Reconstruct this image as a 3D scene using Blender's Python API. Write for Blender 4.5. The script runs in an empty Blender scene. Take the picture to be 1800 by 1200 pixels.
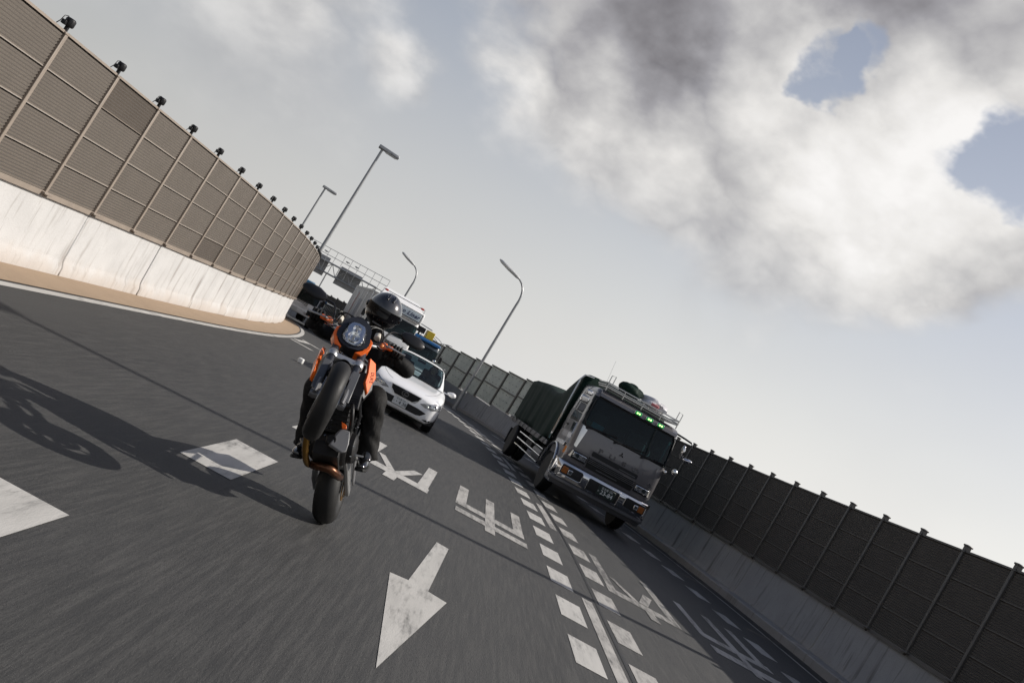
import bpy, bmesh, math, random
from math import sin, cos, pi, radians, atan2, sqrt
from mathutils import Vector, Matrix
from mathutils.bvhtree import BVHTree
random.seed(7)
S = bpy.context.scene
COL = S.collection

# ------------------------------------------------------------------ camera
CAM_H, FOCAL, ROLL, PITCH = 1.7, 1600.0, radians(28.5), math.atan2(80.0, 1600.0)
cam_data = bpy.data.cameras.new('camera')
cam_data.sensor_width = 36.0
cam_data.lens = 36.0 * FOCAL / 1800.0
cam_data.clip_start = 0.1
cam_data.clip_end = 6000.0
cam = bpy.data.objects.new('camera', cam_data)
COL.objects.link(cam)
_f = Vector((0, cos(PITCH), sin(PITCH))); _u = Vector((0, -sin(PITCH), cos(PITCH))); _r = Vector((1, 0, 0))
_R = _r * cos(ROLL) + _u * sin(ROLL)
_U = -_r * sin(ROLL) + _u * cos(ROLL)
_m = Matrix.Identity(4)
for i in range(3):
    _m[i][0] = _R[i]; _m[i][1] = _U[i]; _m[i][2] = -_f[i]
_m[0][3], _m[1][3], _m[2][3] = 0.0, 0.0, CAM_H
cam.matrix_world = _m
S.camera = cam

# ------------------------------------------------------------------ light and exposure
SUN_EL, SUN_AZ = radians(36.0), radians(12.0)           # azimuth measured from +X towards +Y
SUN_DIR = Vector((cos(SUN_EL) * cos(SUN_AZ), cos(SUN_EL) * sin(SUN_AZ), sin(SUN_EL)))
sun_data = bpy.data.lights.new('sun', 'SUN')
sun_data.energy = 5.0
sun_data.angle = radians(0.53)
sun_data.color = (1.0, 0.945, 0.87)
sun = bpy.data.objects.new('sun', sun_data)
COL.objects.link(sun)
sun.rotation_euler = SUN_DIR.to_track_quat('Z', 'Y').to_euler()

S.view_settings.view_transform = 'Standard'
S.view_settings.look = 'None'
S.view_settings.gamma = 1.0
S.view_settings.exposure = 0.0
S.view_settings.use_curve_mapping = False

# ------------------------------------------------------------------ sky (world): hazy blue sky with broken cumulus
world = bpy.data.worlds.new('World')
S.world = world
world.use_nodes = True
world.cycles.sampling_method = 'MANUAL'; world.cycles.sample_map_resolution = 512
NT = world.node_tree
NT.nodes.clear()
def wn(t, **k):
    n = NT.nodes.new(t)
    for a, b in k.items():
        setattr(n, a, b)
    return n
def wl(a, b):
    NT.links.new(a, b)
def wmath(op, a, b=None, c=None, clamp=False):
    n = wn('ShaderNodeMath', operation=op)
    n.use_clamp = clamp
    for i, x in enumerate((a, b, c)):
        if x is None: continue
        if isinstance(x, (int, float)): n.inputs[i].default_value = x
        else: wl(x, n.inputs[i])
    return n.outputs[0]
def wsmooth(x, lo, hi):
    n = wn('ShaderNodeMapRange', interpolation_type='SMOOTHSTEP')
    wl(x, n.inputs[0]); n.inputs[1].default_value = lo; n.inputs[2].default_value = hi
    return n.outputs[0]
def wmix(f, a, b):
    n = wn('ShaderNodeMix', data_type='RGBA')
    if isinstance(f, (int, float)): n.inputs[0].default_value = f
    else: wl(f, n.inputs[0])
    for s, x in ((6, a), (7, b)):
        if isinstance(x, tuple): n.inputs[s].default_value = (*x, 1)
        else: wl(x, n.inputs[s])
    return n.outputs[2]
def pix_dir(x, y):
    """direction in the world of a place in the sky, given where the photograph shows it"""
    dx, dy = x - 900.0, y - 600.0
    u = dx * cos(ROLL) + dy * sin(ROLL); v = dx * sin(ROLL) - dy * cos(ROLL)
    return (_f * FOCAL + _r * u + _u * v).normalized()
sky = wn('ShaderNodeTexSky', sky_type='NISHITA')
sky.sun_disc = False
sky.sun_elevation = SUN_EL
sky.sun_rotation = radians(90.0) - SUN_AZ
sky.air_density = 1.2; sky.dust_density = 3.0; sky.ozone_density = 1.2
tc = wn('ShaderNodeTexCoord')
DIR0 = tc.outputs['Generated']
sep = wn('ShaderNodeSeparateXYZ'); wl(DIR0, sep.inputs[0])
DZ = wmath('MAXIMUM', sep.outputs[2], 0.0)
den = wmath('ADD', DZ, 0.75)
proj = wn('ShaderNodeVectorMath', operation='SCALE'); wl(DIR0, proj.inputs[0]); wl(wmath('DIVIDE', 1.0, den), proj.inputs[3])
def wnoise(scale, detail, rough, off, dist=0.0, out=0):
    a = wn('ShaderNodeVectorMath', operation='ADD'); wl(proj.outputs[0], a.inputs[0]); a.inputs[1].default_value = off
    n = wn('ShaderNodeTexNoise'); wl(a.outputs[0], n.inputs['Vector'])
    n.inputs['Scale'].default_value = scale; n.inputs['Detail'].default_value = detail
    n.inputs['Roughness'].default_value = rough; n.inputs['Distortion'].default_value = dist
    return n.outputs[out]
# the masses below are ragged, not round: their place is stirred by noise first
def stirred(scale, amt, off):
    wv = wn('ShaderNodeVectorMath', operation='SUBTRACT'); wl(wnoise(scale, 5, .6, off, .0, 1), wv.inputs[0]); wv.inputs[1].default_value = (.5, .5, .5)
    ws_ = wn('ShaderNodeVectorMath', operation='SCALE'); wl(wv.outputs[0], ws_.inputs[0]); ws_.inputs[3].default_value = amt
    wa = wn('ShaderNodeVectorMath', operation='ADD'); wl(DIR0, wa.inputs[0]); wl(ws_.outputs[0], wa.inputs[1])
    nn = wn('ShaderNodeVectorMath', operation='NORMALIZE'); wl(wa.outputs[0], nn.inputs[0])
    return nn.outputs[0]
DIR_A = stirred(2.2, .16, (1.3, 4.4, 2.0)); DIR_B = stirred(8.0, .13, (5.3, .4, 1.0))
def lobes(items, D):
    tot = None
    for x, y, deg, w in items:
        c = pix_dir(x, y)
        d = wn('ShaderNodeVectorMath', operation='DOT_PRODUCT'); wl(D, d.inputs[0]); d.inputs[1].default_value = c
        s = wmath('MULTIPLY', wsmooth(d.outputs['Value'], cos(radians(deg)), cos(radians(deg * 0.1))), w)
        tot = s if tot is None else wmath('ADD', tot, s)
    return tot
def centred(x, k): return wmath('MULTIPLY', wmath('SUBTRACT', x, .5), k)
SUNV = tuple(SUN_DIR)
def wpuff(scale, off, toward=0.0):
    """rounded cauliflower heads: smooth cells stirred by noise; 'toward' looks a little way to the sun for relief"""
    a = wn('ShaderNodeVectorMath', operation='ADD'); wl(proj.outputs[0], a.inputs[0]); a.inputs[1].default_value = tuple(o + toward * q for o, q in zip(off, SUNV))
    w = wn('ShaderNodeTexNoise'); wl(a.outputs[0], w.inputs['Vector']); w.inputs['Scale'].default_value = scale; w.inputs['Detail'].default_value = 4
    w.inputs['Roughness'].default_value = .45
    return wmath('MULTIPLY', wmath('ABSOLUTE', wmath('SUBTRACT', w.outputs[0], .5)), 4.0)
billow = wnoise(3.6, 6, 0.55, (3.1, 1.7, 0.4), 0.2)
fine = wnoise(9.0, 6, 0.6, (0.3, 5.2, 2.4), 0.2)
broad = wnoise(1.3, 4, 0.5, (7.3, 2.2, 1.1))
puff = wpuff(7.0, (2.0, 0.3, 0.9)); puff_s = wpuff(7.0, (2.0, 0.3, 0.9), .022)
relief = wmath('SUBTRACT', puff, puff_s)
# where this photograph's cumulus stands and where it has gaps
mass = lobes([(1040, -60, 13, .62), (1230, 60, 11, .52), (1400, 200, 11, .60), (1600, 300, 11, .62), (1800, 130, 12, .75), (1560, 30, 10, .6), (1650, 420, 6, .36),
              (520, 90, 9, .24), (250, 80, 14, .24), (700, 130, 3.0, .26), (1140, 190, 9, .40), (1290, 340, 8, .34), (1460, 440, 7, .32), (1080, 330, 5, .12), (1260, 560, 5, .18), (1170, 540, 3, .12)], DIR_A)
gaps = lobes([(1470, 115, 2.4, .66), (1540, 92, 1.9, .50), (1815, 300, 4.0, .80), (1690, 295, 2.0, .30), (870, 70, 6, .25)], DIR_B)
dens = wmath('SUBTRACT', wmath('ADD', wmath('ADD', wmath('ADD', centred(billow, .80), wmath('ADD', centred(fine, .28), centred(puff, .16))), centred(broad, .35)), wmath('MINIMUM', mass, .62)), wmath('MULTIPLY', gaps, wmath('ADD', .95, centred(wnoise(12.0, 7, .6, (4.1, 2.2, .7), .3), 1.8))))
cover = wsmooth(dens, .04, .50)
lit = lobes([(1530, 230, 9, .12), (1340, 120, 5, .18), (1640, 350, 9, .18), (1790, 110, 7, .24), (1480, 400, 8, .12), (1130, 350, 7, .10), (700, 120, 3, .18), (560, 120, 4, .10),
             (1080, -80, 9, -.16), (1300, -60, 10, -.24), (1690, -20, 9, -.34), (1120, 120, 6, -.10)], DIR_B)
shade = wmath('ADD', wmath('ADD', wmath('ADD', centred(fine, .55), wmath('ADD', centred(billow, .95), wmath('ADD', centred(puff, .14), wmath('MULTIPLY', relief, .22)))), lit), .62)
ramp = wn('ShaderNodeValToRGB'); wl(shade, ramp.inputs[0])
e = ramp.color_ramp.elements
e[0].position = 0.05; e[0].color = (.150, .140, .150, 1)
e[1].position = 1.0; e[1].color = (.97, .95, .93, 1)
x = e.new(.36); x.color = (.36, .352, .37, 1)
x = e.new(.58); x.color = (.585, .575, .57, 1)
x = e.new(.80); x.color = (.82, .80, .775, 1)
skycol = wn('ShaderNodeMix', data_type='RGBA', blend_type='MULTIPLY'); skycol.inputs[0].default_value = 1.0
wl(sky.outputs[0], skycol.inputs[6]); skycol.inputs[7].default_value = (.064, .066, .076, 1)
haze_f = wmath('POWER', wmath('SUBTRACT', 1.0, wmath('MINIMUM', wmath('MULTIPLY', DZ, 1.12), 1.0)), 2.0)
sd = wn('ShaderNodeVectorMath', operation='DOT_PRODUCT'); wl(DIR0, sd.inputs[0]); sd.inputs[1].default_value = SUNV
glow = wmath('ADD', wmath('MULTIPLY', wmath('POWER', wmath('MAXIMUM', wmath('MULTIPLY', wmath('ADD', sd.outputs['Value'], 1.0), .588), .001), .85), .93), .12)   # haze is brighter towards the sun
hz = wn('ShaderNodeVectorMath', operation='SCALE'); wl(wmix(wsmooth(DZ, .16, .42), (1.0, .990, .962), (.95, .98, 1.01)), hz.inputs[0]); wl(glow, hz.inputs[3])
base = wmix(wmath('MULTIPLY', haze_f, .97), skycol.outputs[2], hz.outputs[0])
veil = wmix(wmath('MULTIPLY', wsmooth(centred(broad, 1.0), -.12, .25), .30), base, (.50, .50, .53))
cov_h = wmath('MULTIPLY', cover, wsmooth(DZ, .06, .30))
final = wmix(wmath('MULTIPLY', cov_h, .96), veil, ramp.outputs[0])
bg = wn('ShaderNodeBackground'); wl(final, bg.inputs[0]); bg.inputs[1].default_value = 1.0
wo = wn('ShaderNodeOutputWorld'); wl(bg.outputs[0], wo.inputs[0])

# ------------------------------------------------------------------ materials
MATS = {}
def M(name, col, rough=.5, metal=0.0, var=.12, scale=5.0, bump=0.0, bscale=60.0, coat=0.0, spec=.5, stretch=(1, 1, 1), emit=None, estr=0.0, alpha=1.0, rvar=.08, trans=0.0):
    if name in MATS: return MATS[name]
    m = bpy.data.materials.new(name); m.use_nodes = True
    nt = m.node_tree; b = nt.nodes['Principled BSDF']
    t = nt.nodes.new('ShaderNodeTexCoord'); mp = nt.nodes.new('ShaderNodeMapping')
    nt.links.new(t.outputs['Object'], mp.inputs[0]); mp.inputs['Scale'].default_value = stretch
    oi = nt.nodes.new('ShaderNodeObjectInfo'); va = nt.nodes.new('ShaderNodeVectorMath'); va.operation = 'ADD'
    nt.links.new(mp.outputs[0], va.inputs[0])
    cx = nt.nodes.new('ShaderNodeCombineXYZ'); mu = nt.nodes.new('ShaderNodeMath'); mu.operation = 'MULTIPLY'; mu.inputs[1].default_value = 37.0
    nt.links.new(oi.outputs['Random'], mu.inputs[0]); nt.links.new(mu.outputs[0], cx.inputs[0]); nt.links.new(mu.outputs[0], cx.inputs[1])
    nt.links.new(cx.outputs[0], va.inputs[1])
    n = nt.nodes.new('ShaderNodeTexNoise'); nt.links.new(va.outputs[0], n.inputs['Vector'])
    n.inputs['Scale'].default_value = scale; n.inputs['Detail'].default_value = 6
    mx = nt.nodes.new('ShaderNodeMix'); mx.data_type = 'RGBA'
    nt.links.new(n.outputs[0], mx.inputs[0])
    lo = tuple(max(0, c * (1 - var)) for c in col[:3]); hi = tuple(min(1, c * (1 + var)) for c in col[:3])
    mx.inputs[6].default_value = (*lo, 1); mx.inputs[7].default_value = (*hi, 1)
    nt.links.new(mx.outputs[2], b.inputs['Base Color'])
    mr = nt.nodes.new('ShaderNodeMapRange'); nt.links.new(n.outputs[0], mr.inputs[0])
    mr.inputs[3].default_value = max(.02, rough - rvar); mr.inputs[4].default_value = min(1, rough + rvar)
    nt.links.new(mr.outputs[0], b.inputs['Roughness'])
    b.inputs['Metallic'].default_value = metal
    b.inputs['Specular IOR Level'].default_value = spec
    b.inputs['Coat Weight'].default_value = coat
    b.inputs['Coat Roughness'].default_value = .04
    b.inputs['Alpha'].default_value = alpha
    b.inputs['Transmission Weight'].default_value = trans
    if emit:
        b.inputs['Emission Color'].default_value = (*emit, 1); b.inputs['Emission Strength'].default_value = estr
    if bump:
        n2 = nt.nodes.new('ShaderNodeTexNoise'); nt.links.new(va.outputs[0], n2.inputs['Vector'])
        n2.inputs['Scale'].default_value = bscale; n2.inputs['Detail'].default_value = 5
        bp = nt.nodes.new('ShaderNodeBump'); bp.inputs['Strength'].default_value = bump; bp.inputs['Distance'].default_value = .02
        nt.links.new(n2.outputs[0], bp.inputs['Height']); nt.links.new(bp.outputs[0], b.inputs['Normal'])
    MATS[name] = m
    return m

def nodes_of(name):
    m = bpy.data.materials.new(name); m.use_nodes = True
    nt = m.node_tree
    def N(t, **k):
        n = nt.nodes.new(t)
        for a, b in k.items(): setattr(n, a, b)
        return n
    def L(a, b): nt.links.new(a, b)
    def noise(vec, scale, detail=6, rough=.55, stretch=None, dist=0.0):
        if stretch:
            mp = N('ShaderNodeMapping'); L(vec, mp.inputs[0]); mp.inputs['Scale'].default_value = stretch; vec = mp.outputs[0]
        n = N('ShaderNodeTexNoise'); L(vec, n.inputs['Vector']); n.inputs['Scale'].default_value = scale
        n.inputs['Detail'].default_value = detail; n.inputs['Roughness'].default_value = rough; n.inputs['Distortion'].default_value = dist
        return n.outputs[0]
    def rng(x, a, b, c=0.0, d=1.0, smooth=True):
        n = N('ShaderNodeMapRange'); n.interpolation_type = 'SMOOTHSTEP' if smooth else 'LINEAR'
        L(x, n.inputs[0])
        for i, q in enumerate((a, b, c, d)): n.inputs[i + 1].default_value = q
        return n.outputs[0]
    def mix(f, a, b, mode='MIX'):
        n = N('ShaderNodeMix', data_type='RGBA', blend_type=mode)
        if isinstance(f, (int, float)): n.inputs[0].default_value = f
        else: L(f, n.inputs[0])
        for s, q in ((6, a), (7, b)):
            if isinstance(q, tuple): n.inputs[s].default_value = (*q, 1)
            else: L(q, n.inputs[s])
        return n.outputs[2]
    def ma(op, a, b):
        n = N('ShaderNodeMath', operation=op)
        for i, q in enumerate((a, b)):
            if isinstance(q, (int, float)): n.inputs[i].default_value = q
            else: L(q, n.inputs[i])
        return n.outputs[0]
    return m, nt, nt.nodes['Principled BSDF'], N, L, noise, rng, mix, ma

def asphalt_colour(env):
    m, nt, b, N, L, noise, rng, mix, ma = env
    t = N('ShaderNodeTexCoord').outputs['Object']
    grain = noise(t, 95, 3, .6, (1, .22, 1))
    streak = noise(t, 30, 5, .65, (1, .045, 1))
    agg = noise(t, 260, 2, .5, (1, .5, 1))
    patch = noise(t, .35, 5, .6, (1, .35, 1))
    lanew = noise(t, 1.1, 3, .5, (1, .03, 1))
    c = mix(rng(patch, .3, .7), (.0255, .0253, .0248), (.040, .0395, .0383))
    c = mix(rng(lanew, .35, .75, 0, .5), c, (.019, .019, .0188))
    sx = N('ShaderNodeSeparateXYZ'); L(t, sx.inputs[0])
    trk_ = ma('MULTIPLY', ma('SINE', ma('ADD', ma('MULTIPLY', sx.outputs[0], 3.6), ma('MULTIPLY', noise(t, .25, 3, .5, (1, .3, 1)), 4.0)), 0.0), 1.0)
    c = mix(rng(trk_, -.2, 1.0, 0, .45), c, (.021, .021, .021))
    c = mix(rng(noise(t, .8, 6, .65, (1, .5, 1)), .56, .70, 0, .35), c, (.020, .0198, .0195))
    c = mix(rng(streak, .35, .75, 0, .85), c, (.064, .0627, .060))
    c = mix(rng(grain, .50, .72, 0, .75), c, (.018, .018, .018))
    c = mix(rng(agg, .62, .76, 0, .7), c, (.20, .19, .175))
    return c, grain, agg, streak

def make_asphalt():
    env = nodes_of('asphalt'); m, nt, b, N, L, noise, rng, mix, ma = env
    c, grain, agg, streak = asphalt_colour(env)
    L(c, b.inputs['Base Color'])
    L(rng(streak, .2, .8, .62, .86), b.inputs['Roughness'])
    b.inputs['Specular IOR Level'].default_value = .5
    bp = N('ShaderNodeBump'); bp.inputs['Strength'].default_value = .55; bp.inputs['Distance'].default_value = .006
    L(ma('ADD', grain, ma('MULTIPLY', agg, .7)), bp.inputs['Height']); L(bp.outputs[0], b.inputs['Normal'])
    return m
def make_paint(name, col, wear_lo, wear_hi):
    env = nodes_of(name); m, nt, b, N, L, noise, rng, mix, ma = env
    c, grain, agg, streak = asphalt_colour(env)
    t = N('ShaderNodeTexCoord').outputs['Object']
    w = noise(t, 16, 8, .72, (1, .16, 1)); w2 = noise(t, 2.3, 4, .6, (1, .4, 1))
    dirt = mix(rng(noise(t, 7, 5, .6, (1, .12, 1)), .3, .8, 0, .6), col, tuple(q * .62 for q in col))
    f = rng(ma('ADD', ma('MULTIPLY', w, .7), ma('MULTIPLY', w2, .5)), wear_lo, wear_hi)
    L(mix(f, dirt, c), b.inputs['Base Color'])
    b.inputs['Roughness'].default_value = .62
    bp = N('ShaderNodeBump'); bp.inputs['Strength'].default_value = .4; bp.inputs['Distance'].default_value = .004
    L(grain, bp.inputs['Height']); L(bp.outputs[0], b.inputs['Normal'])
    return m
def make_concrete(name, light, dark, brown, amount):
    env = nodes_of(name); m, nt, b, N, L, noise, rng, mix, ma = env
    t0 = N('ShaderNodeTexCoord').outputs['Object']
    oi = N('ShaderNodeObjectInfo'); va = N('ShaderNodeVectorMath', operation='ADD'); L(t0, va.inputs[0])
    cx = N('ShaderNodeCombineXYZ'); L(ma('MULTIPLY', oi.outputs['Random'], 41.0), cx.inputs[0]); L(cx.outputs[0], va.inputs[1])
    t = va.outputs[0]
    runs = noise(t, 5.0, 5, .6, (1, 1, .10)); runs2 = noise(t, 17.0, 4, .6, (1, 1, .05))
    blot = noise(t, 1.6, 5, .6); grit = noise(t, 70, 3, .6)
    z = N('ShaderNodeSeparateXYZ'); L(t0, z.inputs[0])
    c = mix(rng(blot, .3, .75), light, tuple(q * .86 for q in light))
    c = mix(ma('MULTIPLY', rng(runs, .54, .76), amount), c, dark)
    c = mix(ma('MULTIPLY', rng(runs2, .58, .76), amount * .8), c, dark)
    splash = rng(ma('ADD', z.outputs[2], ma('MULTIPLY', noise(t, 3.0, 5, .6, (1, 1, .5)), .5)), .62, .28)
    c = mix(ma('MULTIPLY', splash, .40), c, brown)
    c = mix(rng(grit, .35, .8, 0, .25), c, dark)
    L(c, b.inputs['Base Color']); b.inputs['Roughness'].default_value = .85
    bp = N('ShaderNodeBump'); bp.inputs['Strength'].default_value = .35; bp.inputs['Distance'].default_value = .01
    L(ma('ADD', grit, ma('MULTIPLY', blot, 2.0)), bp.inputs['Height']); L(bp.outputs[0], b.inputs['Normal'])
    return m
m_asphalt = make_asphalt()
m_paint = make_paint('road_paint', (.46, .447, .42), .58, .87)
m_paint_worn = make_paint('road_paint_worn', (.40, .385, .36), .52, .84)
m_paint_faint = make_paint('road_paint_faint', (.36, .345, .32), .44, .78)
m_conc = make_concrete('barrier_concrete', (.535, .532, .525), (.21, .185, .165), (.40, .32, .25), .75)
m_conc_shade = make_concrete('barrier_concrete_shaded', (.34, .335, .33), (.11, .10, .095), (.24, .20, .16), .85)  # darker copy of the barrier concrete: shade put into the colour
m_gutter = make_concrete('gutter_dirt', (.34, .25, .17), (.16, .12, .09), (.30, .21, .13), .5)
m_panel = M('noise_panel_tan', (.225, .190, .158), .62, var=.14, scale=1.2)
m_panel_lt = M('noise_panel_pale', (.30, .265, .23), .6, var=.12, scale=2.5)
m_panel_dk = M('noise_panel_shaded', (.12, .108, .096), .6, var=.2, scale=2.2)  # same panels as the tan ones, darkened in colour for the shaded side
m_slot = M('panel_slot', (.055, .046, .038), .8)
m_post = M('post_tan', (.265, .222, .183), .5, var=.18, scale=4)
m_post_dk = M('post_shaded', (.098, .090, .081), .5, var=.2, scale=4)  # darkened copy of the tan posts, shade included in the colour
m_black = M('black_plastic', (.009, .009, .010), .45, var=.2, spec=.35)
m_steel = M('galvanised_steel', (.33, .335, .34), .42, metal=.6, var=.2, scale=9)
m_signback = M('sign_back', (.33, .33, .335), .55, metal=.3, var=.25, scale=1.5)

# ------------------------------------------------------------------ mesh helpers
class MB:
    def __init__(s): s.v = []; s.f = []; s.mi = []
    def add(s, vs, fs, mi=0):
        o = len(s.v); s.v += [tuple(q) for q in vs]; s.f += [tuple(o + i for i in f) for f in fs]; s.mi += [mi] * len(fs)
        return s
    def box(s, c, d, R=None, mi=0):
        hx, hy, hz = d[0] / 2, d[1] / 2, d[2] / 2
        vs = [Vector((x, y, z)) for z in (-hz, hz) for x, y in ((-hx, -hy), (hx, -hy), (hx, hy), (-hx, hy))]
        if R is not None: vs = [R @ q for q in vs]
        c = Vector(c); vs = [q + c for q in vs]
        return s.add(vs, [(3, 2, 1, 0), (4, 5, 6, 7), (0, 1, 5, 4), (1, 2, 6, 5), (2, 3, 7, 6), (3, 0, 4, 7)], mi)
    def bar(s, p0, p1, w, h, up=(0, 0, 1), mi=0):
        p0, p1 = Vector(p0), Vector(p1); d = p1 - p0; l = d.length; d.normalize()
        u = Vector(up); x = d.cross(u)
        if x.length < 1e-4: x = d.cross(Vector((1, 0, 0)))
        x.normalize(); u = x.cross(d)
        R = Matrix((x, d, u)).transposed()
        return s.box((p0 + p1) / 2, (w, l, h), R, mi)
    def ring(s, c, ax, r, n, ref=None):
        ax = Vector(ax).normalized(); ref = Vector(ref) if ref is not None else (Vector((0, 0, 1)) if abs(ax.z) < .9 else Vector((1, 0, 0)))
        a = ax.cross(ref).normalized(); b = ax.cross(a)
        return [Vector(c) + a * (r * cos(2 * pi * i / n)) + b * (r * sin(2 * pi * i / n)) for i in range(n)]
    def loft(s, rings, closed=True, cap=True, mi=0, loop=False):
        n = len(rings[0]); vs = [q for r in rings for q in r]; fs = []
        K = len(rings)
        for k in range(K if loop else K - 1):
            a, b = k * n, ((k + 1) % K) * n
            for i in range(n if closed else n - 1):
                j = (i + 1) % n
                fs.append((a + i, a + j, b + j, b + i))
        if cap and closed and not loop:
            fs.append(tuple(reversed(range(n)))); fs.append(tuple((K - 1) * n + i for i in range(n)))
        return s.add(vs, fs, mi)
    def cyl(s, p0, p1, r0, r1=None, n=14, mi=0, cap=True):
        r1 = r0 if r1 is None else r1
        ax = Vector(p1) - Vector(p0)
        return s.loft([s.ring(p0, ax, r0, n), s.ring(p1, ax, r1, n)], cap=cap, mi=mi)
    def tube(s, pts, r, n=8, mi=0, closed=False):
        pts = [Vector(p) for p in pts]; K = len(pts); rings = []
        ref = None
        for k in range(K):
            if closed: d = pts[(k + 1) % K] - pts[k - 1]
            else: d = pts[min(k + 1, K - 1)] - pts[max(k - 1, 0)]
            d.normalize()
            if ref is None:
                ref = Vector((0, 0, 1)) if abs(d.z) < .9 else Vector((1, 0, 0))
            ref = (ref - d * ref.dot(d)).normalized()
            a = ref; b = d.cross(a); rr = r[k] if isinstance(r, (list, tuple)) else r
            rings.append([pts[k] + a * (rr * cos(2 * pi * i / n)) + b * (rr * sin(2 * pi * i / n)) for i in range(n)])
        return s.loft(rings, mi=mi, loop=closed, cap=not closed)
    def lathe(s, c, ax, prof, n=20, mi=0, loop=False):
        ax = Vector(ax).normalized()
        rings = [s.ring(Vector(c) + ax * h, ax, max(r, 1e-4), n) for r, h in prof]
        return s.loft(rings, mi=mi, cap=not loop, loop=loop)
    def torus(s, c, ax, R, r, n=28, k=10, mi=0, sx=1.0):
        return s.lathe(c, ax, [(R + r * cos(2 * pi * i / k), r * sx * sin(2 * pi * i / k)) for i in range(k)], n, mi, loop=True)
    def ball(s, c, r, n=14, k=9, R=None, mi=0):
        if not isinstance(r, (tuple, list)): r = (r, r, r)
        rings = []
        for i in range(k + 1):
            t = pi * i / k; z = -cos(t); q = max(sin(t), 1e-3)
            ring = [Vector((r[0] * q * cos(2 * pi * j / n), r[1] * q * sin(2 * pi * j / n), r[2] * z)) for j in range(n)]
            rings.append([(R @ p if R is not None else p) + Vector(c) for p in ring])
        return s.loft(rings, mi=mi)
    def prism(s, poly, a, b, mi=0):
        """poly: list of 3d points (planar); a,b: offset vectors of the two ends"""
        n = len(poly); a, b = Vector(a), Vector(b)
        vs = [Vector(p) + a for p in poly] + [Vector(p) + b for p in poly]
        fs = [tuple(reversed(range(n))), tuple(range(n, 2 * n))] + [(i, (i + 1) % n, n + (i + 1) % n, n + i) for i in range(n)]
        return s.add(vs, fs, mi)
    def mirror_x(s):
        n = len(s.v); s.v += [(-x, y, z) for x, y, z in s.v]
        s.f += [tuple(n + i for i in reversed(f)) for f in s.f]; s.mi += list(s.mi)
        return s
    def xf(s, Mx):
        s.v = [tuple(Mx @ Vector(q)) for q in s.v]; return s
def mk(name, mb, mats, parent=None, smooth=None, bevel=0.0, sub=0, fix=True, seg=2):
    me = bpy.data.meshes.new(name); me.from_pydata(mb.v, [], mb.f)
    if not isinstance(mats, (list, tuple)): mats = [mats]
    for q in mats: me.materials.append(q)
    for p, i in zip(me.polygons, mb.mi): p.material_index = min(i, len(mats) - 1)
    if fix:
        bm = bmesh.new(); bm.from_mesh(me); bmesh.ops.recalc_face_normals(bm, faces=bm.faces); bm.to_mesh(me); bm.free()
    if smooth is not None:
        for p in me.polygons: p.use_smooth = True
        if smooth < 180: me.set_sharp_from_angle(angle=radians(smooth))
    me.update()
    o = bpy.data.objects.new(name, me); COL.objects.link(o)
    if parent is not None: o.parent = parent
    if bevel:
        b = o.modifiers.new('bevel', 'BEVEL'); b.width = bevel; b.segments = seg; b.limit_method = 'ANGLE'; b.angle_limit = radians(35); b.harden_normals = False
        for p in me.polygons: p.use_smooth = True
        me.set_sharp_from_angle(angle=radians(40))
    if sub:
        q = o.modifiers.new('sub', 'SUBSURF'); q.levels = sub; q.render_levels = sub
    return o
def tag(o, label, cat, group=None):
    o['label'] = label; o['category'] = cat
    if group: o['group'] = group
    return o
def structure(o, label=None):
    o['kind'] = 'structure'
    if label: o['label'] = label
    return o
def empty(name, mx=None):
    o = bpy.data.objects.new(name, None); COL.objects.link(o); o.empty_display_size = .2
    if mx is not None: o.matrix_world = mx
    return o
def share(o, mx, parent=None, mat=None):
    c = o.copy(); COL.objects.link(c); c.parent = parent; c.matrix_basis = mx
    if mat is not None:
        c.material_slots[0].link = 'OBJECT'; c.material_slots[0].material = mat
    return c
def text_mesh(body, size, bold=0.0, shear=0.0, depth=0.0, space=1.0, align='CENTER'):
    """lettering as mesh data in the local XY plane (MB)"""
    cu = bpy.data.curves.new('lettering', 'FONT'); cu.body = body; cu.size = size; cu.offset = bold; cu.shear = shear
    cu.extrude = depth; cu.align_x = align; cu.align_y = 'CENTER'; cu.space_character = space; cu.resolution_u = 3
    ob = bpy.data.objects.new('lettering', cu); COL.objects.link(ob)
    dg = bpy.context.evaluated_depsgraph_get()
    me = bpy.data.meshes.new_from_object(ob.evaluated_get(dg))
    mb = MB(); mb.add([tuple(v.co) for v in me.vertices], [tuple(p.vertices) for p in me.polygons])
    bpy.data.objects.remove(ob); bpy.data.curves.remove(cu); bpy.data.meshes.remove(me)
    return mb
def T(x, y, z): return Matrix.Translation((x, y, z))
def RX(a): return Matrix.Rotation(a, 4, 'X')
def RY(a): return Matrix.Rotation(a, 4, 'Y')
def RZ(a): return Matrix.Rotation(a, 4, 'Z')
def catmull(pts, n):
    pts = [Vector(p) for p in pts]; out = []
    for k in range(len(pts) - 1):
        p0 = pts[max(k - 1, 0)]; p1 = pts[k]; p2 = pts[k + 1]; p3 = pts[min(k + 2, len(pts) - 1)]
        for i in range(n):
            t = i / n
            out.append(.5 * ((2 * p1) + (p2 - p0) * t + (2 * p0 - 5 * p1 + 4 * p2 - p3) * t * t + (3 * p1 - p0 - 3 * p2 + p3) * t ** 3))
    out.append(pts[-1]); return out
def lerp_tab(tab, x):
    if x <= tab[0][0]: return tab[0][1]
    for (a, fa), (b, fb) in zip(tab, tab[1:]):
        if x <= b:
            t = (x - a) / (b - a); return fa + (fb - fa) * t
    return tab[-1][1]
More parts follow.
